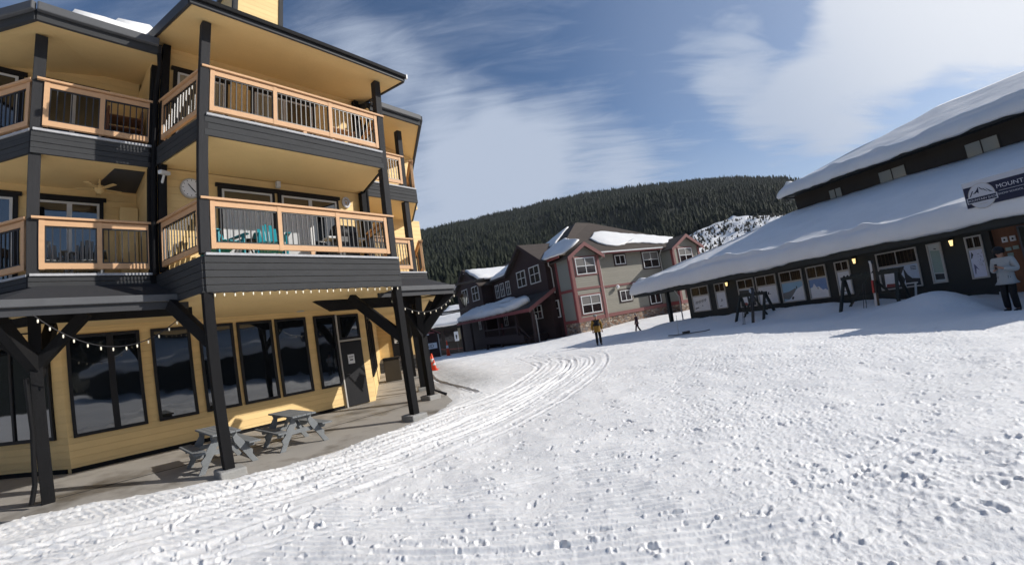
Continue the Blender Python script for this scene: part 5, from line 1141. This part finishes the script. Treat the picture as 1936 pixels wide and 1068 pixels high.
def forest(name,label,n,arange,rrange,hr,seed,mat,tiers=4,sides=4,keep=None,kinds=6,wide=1.):
    rs=np.random.RandomState(seed); T=[conifer_template(rs,tiers,sides) for k in range(kinds)]
    a=rs.uniform(*arange,n); q=np.sqrt(rs.uniform(rrange[0]**2,rrange[1]**2,n)) if rrange[0]>0 else rs.uniform(*rrange,n)
    if keep is not None: m=keep(a,q,rs); a=a[m]; q=q[m]
    z=hill_z(a,q); x=np.sin(np.radians(a))*q; y=np.cos(np.radians(a))*q
    clump=fbm(x*.02,y*.02,3,seed+4); h=rs.uniform(*hr,len(a))*(.65+.7*clump)*np.where(q>640,.72,1.); Vs=[];Fs=[];o=0
    for i in range(len(a)):
        tv,tf=T[rs.randint(kinds)]; h[i]*=rs.choice([.55,.8,1.,1.,1.25]); w=h[i]*rs.uniform(.7,1.35)*wide; c,s=math.cos(rs.rand()*6.28),0; th=rs.rand()*6.28; c,s=math.cos(th),math.sin(th)
        v=np.empty_like(tv); v[:,0]=(tv[:,0]*c-tv[:,1]*s)*w+x[i]; v[:,1]=(tv[:,0]*s+tv[:,1]*c)*w+y[i]; v[:,2]=tv[:,2]*h[i]+z[i]-.3; Vs.append(v); Fs.append(tf+o); o+=len(tv)
    ob=mesh_from(name,np.vstack(Vs),np.vstack(Fs),mat); tag(ob,label,'forest',None,'stuff'); return ob
nc=lambda a,q,rs: ~clearing(a,q)
forest('forest','dense dark conifer forest covering the upper hillside behind the buildings',29000,(-24,46),(330,835),(5.2,9.6),3,M['forest'],4,4,nc)
forest('forest','nearer conifer forest on the lower hillside with visible treetops',9500,(-26,40),(112,340),(7,13),4,M['forest'],6,5,nc)
forest('forest','dark conifers on the hillside behind the camera, seen in window reflections',2600,(70,200),(105,420),(12,20),6,M['forest'],3,4,None)
forest('slope_shrubs','sparse stubble and shrubs poking out of the snowy clearing',9000,(20,60),(115,318),(.8,3.4),8,M['stub'],3,3,lambda a,q,rs: clearing(a,q+6),wide=1.6)
# individual trees that can be told apart behind the small houses
def conifer(loc,h,label,rs,mat='fir'):
    t=thing('conifer_tree',loc,label,'tree','single trees at the foot of the hill'); loc=Vector(loc)
    MB().tube([loc-Vector((0,0,.3)),loc+Vector((0,0,h*.5)),loc+Vector((0,0,h*.97))],[h*.016,h*.010,.02],7).build('trunk',M['bark'],t)
    V=[];F=[]
    nb=int(34+h*5)
    for b in range(nb):
        z=h*(.10+.88*(b/nb)**.9); L=h*.21*(1-z/h)**.8*rs.uniform(.65,1.2)+.12; 
        for k in range(6):
            a=rs.uniform(0,2*PI); dr=L*.28; w=L*.22
            d=np.array([math.cos(a),math.sin(a),0]); s=np.array([-d[1],d[0],0])
            for m in range(3):
                f0=.15+.28*m; f1=min(1.05,f0+.42); p0=d*L*f0+np.array([0,0,z-dr*f0**1.5]); p1=d*L*f1+np.array([0,0,z-dr*f1**1.5-L*.05])
                ww=w*(1-f0*.6)*rs.uniform(.8,1.3); i=len(V); V+= [p0-s*ww*.3,p0+s*ww*.3,p1+s*ww+np.array([0,0,-L*.06]),p1+d*L*.1,p1-s*ww+np.array([0,0,-L*.06])]; F+=[(i,i+1,i+2),(i,i+2,i+3),(i,i+3,i+4),(i,i+4,i+4)] [:3]
                F.append((i,i+3,i+4)) if False else None
    me=bpy.data.meshes.new('crown'); me.from_pydata([tuple(v) for v in V],[],F); me.materials.append(M[mat]); o=bpy.data.objects.new('crown',me); COL.objects.link(o); o.parent=t
    return t
rs=np.random.RandomState(5)
TR=[(-9.0,96,7),(-10.4,102,9),(-11.6,98,8),(-7.6,104,10),(-6.6,99,11),(-5.4,108,13),(-4.2,101,10),(-3.0,110,14),(-1.8,104,12),(-.6,112,15),(.6,106,11),(1.9,114,13)]
LB=['leftmost low round topped tree beside the yellow lodge','second small tree right of the yellow lodge','small tree close to the lodge wall','tree just left of the snowy far gable','taller dark tree above the far shaded gable','pointed tree above the snow between the gables','shorter tree left of the near shaded gable peak','tall pointed tree above the near gable snow','dark tree right above the near gable peak','tallest conifer behind the brown hip roof','lower conifer behind the brown hip roof','rightmost single conifer left of the ridge snow']
for (a,q,h),lb in zip(TR,LB): conifer((math.sin(R(a))*q,math.cos(R(a))*q,float(hill_z(np.array(a*1.),np.array(q*1.)))-.2),h,lb,rs,'bush' if h<10 else 'fir')
# ================================================================== PEOPLE
def skin(name,verts,edges,rad,mat,parent,root=0,sub=2,loc=None):
    me=bpy.data.meshes.new(name); me.from_pydata(verts,edges,[]); o=bpy.data.objects.new(name,me); COL.objects.link(o); o.parent=parent
    o.modifiers.new('Skin','SKIN'); me.skin_vertices[0].data
    for i,r_ in enumerate(rad): me.skin_vertices[0].data[i].radius=(r_,r_) if not isinstance(r_,tuple) else r_
    for i in range(len(verts)): me.skin_vertices[0].data[i].use_root=(i==root)
    s=o.modifiers.new('Sub','SUBSURF'); s.levels=sub; s.render_levels=sub
    dg=bpy.context.evaluated_depsgraph_get(); m2=bpy.data.meshes.new_from_object(o.evaluated_get(dg)); m2.name=name
    m2.materials.clear(); m2.materials.append(mat); m2.polygons.foreach_set('use_smooth',[True]*len(m2.polygons)); o.modifiers.clear(); o.data=m2; return o
def person(loc,rz,H,label,jacket,trousers,hat,pose='stand',helmet=False,vest=None,boots=True,fingers=True):
    t=thing('person',loc,label,'person',None,rz); k=H/1.75
    S=lambda *p: tuple(c*k for c in p)
    # facing -y ; x right side
    if pose=='phone': armL=[(-.20,0,1.42),(-.27,.02,1.15),(-.12,-.22,1.17),(-.05,-.27,1.20)]; armR=[(.20,0,1.42),(.28,.02,1.14),(.10,-.24,1.22),(.03,-.30,1.27)]
    elif pose=='walk': armL=[(-.19,0,1.42),(-.27,.08,1.15),(-.26,-.06,.92),(-.25,-.10,.84)]; armR=[(.19,0,1.42),(.27,-.02,1.15),(.25,-.14,.95),(.24,-.18,.87)]
    else: armL=[(-.20,0,1.42),(-.28,.03,1.15),(-.27,-.03,.90),(-.27,-.05,.82)]; armR=[(.20,0,1.42),(.28,.03,1.15),(.27,-.03,.90),(.27,-.05,.82)]
    sp=.10 if pose!='walk' else .09; fy=.0 if pose!='walk' else .2
    legL=[(-.09,0,.90),(-sp,-.03-fy*.3,.50),(-sp-.01,.02-fy,.10),(-sp-.015,-.10-fy,.04)]; legR=[(.09,0,.90),(sp,-.03+fy*.2,.50),(sp+.01,.02+fy,.10),(sp+.015,-.10+fy,.04)]
    head=[(0,-.0,1.50),(0,-.02,1.58),(0,-.03,1.66),(0,-.02,1.73)] if pose!='phone' else [(0,-.02,1.50),(0,-.06,1.57),(0,-.09,1.64),(0,-.08,1.71)]
    # body: one continuous figure with head, hands
    V=[(0,0,.95),(0,0,1.15),(0,0,1.38)]+head+armL+armR+legL+legR; E=[(0,1),(1,2),(2,3),(3,4),(4,5),(5,6),(2,7),(7,8),(8,9),(9,10),(2,11),(11,12),(12,13),(13,14),(0,15),(15,16),(16,17),(17,18),(0,19),(19,20),(20,21),(21,22)]
    rad=[.11,.10,.11,.052,.075,.095,.065,.045,.038,.030,.034,.045,.038,.030,.034,.07,.05,.035,.03,.07,.05,.035,.03]
    if fingers:
        for s_,wi in ((-1,10),(1,14)):
            w=Vector(V[wi]); el=Vector(V[wi-1]); d=(w-el).normalized(); side=d.cross(Vector((0,0,1))); side=side.normalized() if side.length>.1 else Vector((1,0,0))
            for f in range(4):
                i=len(V); a=w+d*.04+side*(f-1.5)*.019; b=a+d*(.032-.004*abs(f-1.3)); c=b+d*.018+Vector((0,-.004,-.018)); V+=[tuple(a),tuple(b),tuple(c)]; E+=[(wi,i),(i,i+1),(i+1,i+2)]; rad+=[.010,.009,.0075]
            i=len(V); a=w+side*-.03*s_+d*.01; b=a+d*.03-side*.012*s_; V+=[tuple(a),tuple(b)]; E+=[(wi,i),(i,i+1)]; rad+=[.011,.009]
    skin('body',[S(*v) for v in V],E,[r_*k for r_ in rad],M['skin'],t)
    # jacket
    V=[(0,0,.80),(0,0,.96),(0,0,1.2),(0,0,1.40),(0,-.005,1.50)]+armL[:3]+armR[:3]; E=[(0,1),(1,2),(2,3),(3,4),(3,5),(5,6),(6,7),(3,8),(8,9),(9,10)]
    o=skin('jacket',[S(*v) for v in V],E,[(.215*k,.175*k),(.205*k,.165*k),(.195*k,.15*k),(.185*k,.13*k),(.082*k,.082*k),.098*k,.085*k,.066*k,.098*k,.085*k,.066*k],M[jacket],t,root=1)
    if vest:
        V=[(0,-.012,1.22),(0,-.012,1.32),(0,-.01,1.44)]; skin('jacket_panel',[S(*v) for v in V],[(0,1),(1,2)],[(.19*k,.158*k),(.20*k,.155*k),(.16*k,.13*k)],M[vest],t,root=1)
    V=[(0,0,.90)]+[legL[0],legL[1],legL[2]]+[legR[0],legR[1],legR[2]]; E=[(0,1),(1,2),(2,3),(0,4),(4,5),(5,6)]
    skin('trousers',[S(*v) for v in V],E,[(.13*k,.11*k),.105*k,.085*k,.08*k,.105*k,.085*k,.08*k],M[trousers],t)
    for L_ in (legL,legR):
        a=Vector(L_[2]); b=Vector(L_[3]); V=[tuple(a+Vector((0,.03,.10))),tuple(a+Vector((0,.03,-.04))),tuple(b+Vector((0,.02,.02))),tuple(b+Vector((0,-.07,.0)))]
        skin('boot',[S(*v) for v in V],[(0,1),(1,2),(2,3)],[.065*k,.06*k,.058*k,.045*k],M['skiblack'],t,sub=1)
    hx,hy,hz=head[2]; 
    def ball(c,r_,m,name,sq=(1,1,1),cut=None,n=16):
        bm=bmesh.new(); bmesh.ops.create_uvsphere(bm,u_segments=n,v_segments=n,radius=1)
        if cut is not None: bmesh.ops.delete(bm,geom=[v for v in bm.verts if v.co.z<cut],context='VERTS')
        for v in bm.verts: v.co=Vector(S(c[0]+v.co.x*r_*sq[0],c[1]+v.co.y*r_*sq[1],c[2]+v.co.z*r_*sq[2]))
        me=bpy.data.meshes.new(name); bm.to_mesh(me); bm.free(); me.polygons.foreach_set('use_smooth',[True]*len(me.polygons)); me.materials.append(m); o=bpy.data.objects.new(name,me); COL.objects.link(o); o.parent=t; return o
    ball((hx,hy+.012,hz+.03),.14 if helmet else .125,M[hat],'helmet' if helmet else 'knit_hat',(.95,1.08,1.0),-.45 if helmet else -.15)
    # face
    for s_ in (-1,1): ball((hx+s_*.032,hy-.088,hz-.005),.011,M['black'],'eye',n=8)
    ball((hx,hy-.103,hz-.035),.014,M['skin'],'nose',(.8,1,1.2),n=8); ball((hx,hy-.09,hz-.072),.02,M['red'],'mouth',(1.1,.4,.25),n=8)
    for s_ in (-1,1): ball((hx+s_*.088,hy,hz-.02),.022,M['skin'],'ear',(.4,.8,1.2),n=8)
    if helmet:
        ball((hx,hy-.06,hz+.0),.09,M['goggle'],'goggles',(1.1,.75,.5),n=12)
    return t
def ground_z(x,y): 
    dg=bpy.context.evaluated_depsgraph_get(); h,loc,*_=scene.ray_cast(dg,Vector((x,y,1.2)),Vector((0,0,-1)))
    return loc.z if h else 0
face=lambda x,y,off=0: math.atan2(y,x)-PI/2+off   # rotation so that -y faces the camera
pts=dict(y=(4.41,24.5),k=(8.3,30.0)); cpos=SF(-4.2,15.9,0)
za=ground_z(*pts['y']); zb=ground_z(*pts['k']); zc_=ground_z(cpos.x,cpos.y)
print('feet z',za,zb,zc_)
person((4.41,24.5,za),face(4.41,24.5,.15),1.72,'skier in ochre and black jacket standing at the tip of the long shadow','jyellow','pants','hgrey',vest='jblack',helmet=False)
person((8.3,30.0,zb),face(8.3,30.0,-1.1),1.28,'child in dark plum snowsuit walking in front of the stone base','jmaroon','jmaroon','hgrey',pose='walk')
pc_=person((cpos.x,cpos.y,zc_),face(cpos.x,cpos.y,-.5),1.80,'person in white jacket and black helmet looking at a phone by the shop door','jwhite','pants','helmet',pose='phone',helmet=True)
ph=Matrix.Rotation(face(cpos.x,cpos.y,-.5),4,'Z')@Vector((-.01,-.33,1.30)); ph+=Vector((cpos.x,cpos.y,zc_))
t=thing('phone',ph,'dark phone held by the person in the white jacket','phone'); MB().box(Fr((ph.x,ph.y),(1,0),(0,1)),-.038,.038,-.02,.005,ph.z-.06,ph.z+.09).build('phone_case',M['skiblack'],t,bevel=.004)
sk=thing('ski_pair',(8.15,29.95,zb),'dark skis under the child in front of the stone base','skis')
for k in (-.09,.09): MB().bar((7.45,30.2+k,zb+.02),(8.85,29.8+k,zb+.02),.07,.02).build('ski',M['skiblack'],sk)
# traffic cones ---------------------------------------------------------------
def cone(x,y,h,label,name='traffic_cone',r0=None):
    z=ground_z(x,y)-.02; t=thing(name,(x,y,z),label,'cone','orange cones by the slushy strip'); r0=r0 or h*.2; p=Vector((x,y,z))
    MB().lathe(p,[(r0,.02),(r0*.2,h),(.001,h+.01)],14).build('cone_body',M['orange'],t,smooth=True)
    MB().box(WF,x-r0*1.4,x+r0*1.4,y-r0*1.4,y+r0*1.4,z,z+.035).build('base',M['orange'],t)
    a=h*.5;b=h*.68; f=lambda q:r0+(r0*.2-r0)*(q-.02)/(h-.02)+.006
    MB().lathe(p,[(f(a),a),(f(b),b)],14).build('reflective_band',M['paper'],t,smooth=True)
cone(-5.08,23.8,.92,'taller orange cone nearest the right porch posts'); cone(-4.86,23.1,.62,'small orange and white cone beside the taller one')
cone(-5.38,24.6,.80,'orange cone half hidden behind the others at the porch post'); cone(-8.0,46.2,1.7,'tall slim orange delineator beside the AID hut',r0=.22)
# ================================================================== SKY, SUN, CAMERA
w=bpy.data.worlds.new('World'); scene.world=w; w.use_nodes=True; nt=w.node_tree; bg=nt.nodes['Background']
sky=N(nt,'ShaderNodeTexSky'); sky.sky_type='NISHITA'; sky.sun_disc=False; sky.sun_elevation=R(SUN_EL); sky.sun_rotation=R(SUN_AZ); sky.altitude=1200; sky.air_density=1.0; sky.dust_density=.6; sky.ozone_density=2.2
tc=N(nt,'ShaderNodeTexCoord'); sx=N(nt,'ShaderNodeSeparateXYZ'); nt.links.new(tc.outputs['Generated'],sx.inputs[0])
# project the view direction on a cloud layer overhead
zz=mathn(nt,'MAXIMUM',sx.outputs[2],.03); zz=mathn(nt,'ADD',zz,.12)
cx=mathn(nt,'DIVIDE',sx.outputs[0],zz); cy=mathn(nt,'DIVIDE',sx.outputs[1],zz); cb=N(nt,'ShaderNodeCombineXYZ'); nt.links.new(cx,cb.inputs[0]); nt.links.new(cy,cb.inputs[1])
def cl(rot,sc,scale,detail,rough,dist,loc=(0,0,0)):
    mp=N(nt,'ShaderNodeMapping'); mp.inputs['Rotation'].default_value=(0,0,R(rot)); mp.inputs['Scale'].default_value=sc; mp.inputs['Location'].default_value=loc; nt.links.new(cb.outputs[0],mp.inputs[0])
    n=N(nt,'ShaderNodeTexNoise',Scale=scale,Detail=detail,Roughness=rough,Distortion=dist); nt.links.new(mp.outputs[0],n.inputs['Vector']); return n.outputs[0]
def ramp(v,a,b,c=0.,d=1.):
    m=N(nt,'ShaderNodeMapRange'); m.interpolation_type='SMOOTHSTEP'; 
    for i,x in enumerate((a,b,c,d)): m.inputs[i+1].default_value=x
    nt.links.new(v,m.inputs[0]); return m.outputs[0]
def lobe(az,el,wd,st):   # soft patch of cloud cover around a sky direction
    d=Vector((math.sin(R(az))*math.cos(R(el)),math.cos(R(az))*math.cos(R(el)),math.sin(R(el)))); v=N(nt,'ShaderNodeVectorMath'); v.operation='DOT_PRODUCT'; v.inputs[1].default_value=d
    nm=N(nt,'ShaderNodeVectorMath'); nm.operation='NORMALIZE'; nt.links.new(tc.outputs['Generated'],nm.inputs[0]); nt.links.new(nm.outputs[0],v.inputs[0])
    return mathn(nt,'MULTIPLY',ramp(v.outputs['Value'],math.cos(R(wd)),math.cos(R(wd*.15))),st)
wisp=cl(38,(.55,1.9,1),1.3,7,.62,.9); soft=cl(20,(.8,1.2,1),.75,4,.5,.5,(3,1,0)); fine=cl(35,(.7,2.6,1),3.4,9,.66,1.0,(1,5,0))
cover=None
for a in ((-21,39,6,.2),(-15,35,7,.28),(-9,31,7,.32),(-3,27,8,.34),(4,23,9,.42),(-8,17,12,.72),(0,20,10,.45),(11,18,12,.55),(23,17,9,.25),(34,28,7,.30),(36,22,8,.40),(40,16,9,.45),(46,19,9,.55),(51,24,9,.55),(56,28,10,.65),(62,26,14,.8),(70,32,24,.8),(60,44,12,.4),(85,26,30,1.0)):
    l=lobe(*a); cover=l if cover is None else mathn(nt,'ADD',cover,l)
v=mathn(nt,'ADD',mathn(nt,'MULTIPLY',wisp,1.15),mathn(nt,'MULTIPLY',soft,.55)); v=mathn(nt,'ADD',v,mathn(nt,'MULTIPLY',fine,.85)); v=mathn(nt,'ADD',v,cover)
dens=ramp(v,1.12,2.2,0,.98)
hz=mathn(nt,'MULTIPLY',ramp(sx.outputs[2],.05,.48,.70,0.),mathn(nt,'ADD',lobe(20,10,85,.85),.15)); dens=mathn(nt,'MAXIMUM',dens,hz); dens=mathn(nt,'MAXIMUM',dens,lobe(60,26,46,.30))
glow=lobe(SUN_AZ,SUN_EL,48,1.0)
ccol=mixc(nt,glow,(4.6,5.3,6.6),(9.0,9.2,9.6))
tint=N(nt,'ShaderNodeMix'); tint.data_type='RGBA'; tint.blend_type='MULTIPLY'; tint.inputs[0].default_value=1.; nt.links.new(sky.outputs[0],tint.inputs[6]); tint.inputs[7].default_value=(.86,.96,1.05,1)
nt.links.new(mixc(nt,dens,tint.outputs[2],ccol),bg.inputs[0]); bg.inputs[1].default_value=.09
hm=bpy.data.materials.new('haze'); hm.use_nodes=True; hn=hm.node_tree; hn.nodes.remove(hn.nodes['Principled BSDF']); pv=hn.nodes.new('ShaderNodeVolumePrincipled')
pv.inputs['Color'].default_value=(.80,.87,.97,1); pv.inputs['Density'].default_value=.00007; pv.inputs['Anisotropy'].default_value=.2; hn.links.new(pv.outputs[0],hn.nodes['Material Output'].inputs['Volume'])
hb=MB().box(WF,-1400,1400,-1400,1400,-300,300).build('haze',hm); tag(hb,'thin pale mountain air between the village and the forested hill','haze',None,'stuff')
sd=bpy.data.lights.new('sun','SUN'); sd.energy=4.1; sd.angle=R(.53); sd.color=(1,.955,.89); so=bpy.data.objects.new('sun',sd); COL.objects.link(so)
d=Vector((math.sin(R(SUN_AZ))*math.cos(R(SUN_EL)),math.cos(R(SUN_AZ))*math.cos(R(SUN_EL)),math.sin(R(SUN_EL)))); so.rotation_euler=d.to_track_quat('Z','Y').to_euler(); so.location=(40,10,40)
cam=bpy.data.cameras.new('camera'); co=bpy.data.objects.new('camera',cam); COL.objects.link(co); scene.camera=co
pt,rl=.0928689805,-.156309150
cr,sr,cp,sp_=math.cos(rl),math.sin(rl),math.cos(pt),math.sin(pt)
Rm=Matrix(((1,0,0),(0,cp,-sp_),(0,sp_,cp)))@Matrix(((1,0,0),(0,0,-1),(0,1,0)))@Matrix(((cr,-sr,0),(sr,cr,0),(0,0,1)))
co.matrix_world=Matrix.Translation((0,0,1.85))@Rm.to_4x4()
cam.type='PANO'; cam.sensor_width=36; cam.sensor_fit='HORIZONTAL'; cam.clip_end=6000; cam.clip_start=.05; cam.lens=17
q=36/1936*0+1936/36/808.46356
cy_=cam.cycles if hasattr(cam,'cycles') else cam
for tgt in (cam,getattr(cam,'cycles',None)):
    try:
        tgt.panorama_type='FISHEYE_LENS_POLYNOMIAL'; tgt.fisheye_fov=PI
        tgt.fisheye_polynomial_k0=0; tgt.fisheye_polynomial_k1=-q; tgt.fisheye_polynomial_k2=0; tgt.fisheye_polynomial_k3=.116646825*q**3; tgt.fisheye_polynomial_k4=0; print('pano ok on',tgt); break
    except Exception as e: print('pano fail',tgt,e)
scene.render.engine='CYCLES'
vs_=scene.view_settings; vs_.view_transform='Standard'; vs_.look='None'; vs_.exposure=.22; vs_.gamma=1
scene.cycles.max_bounces=6; scene.cycles.use_denoising=True
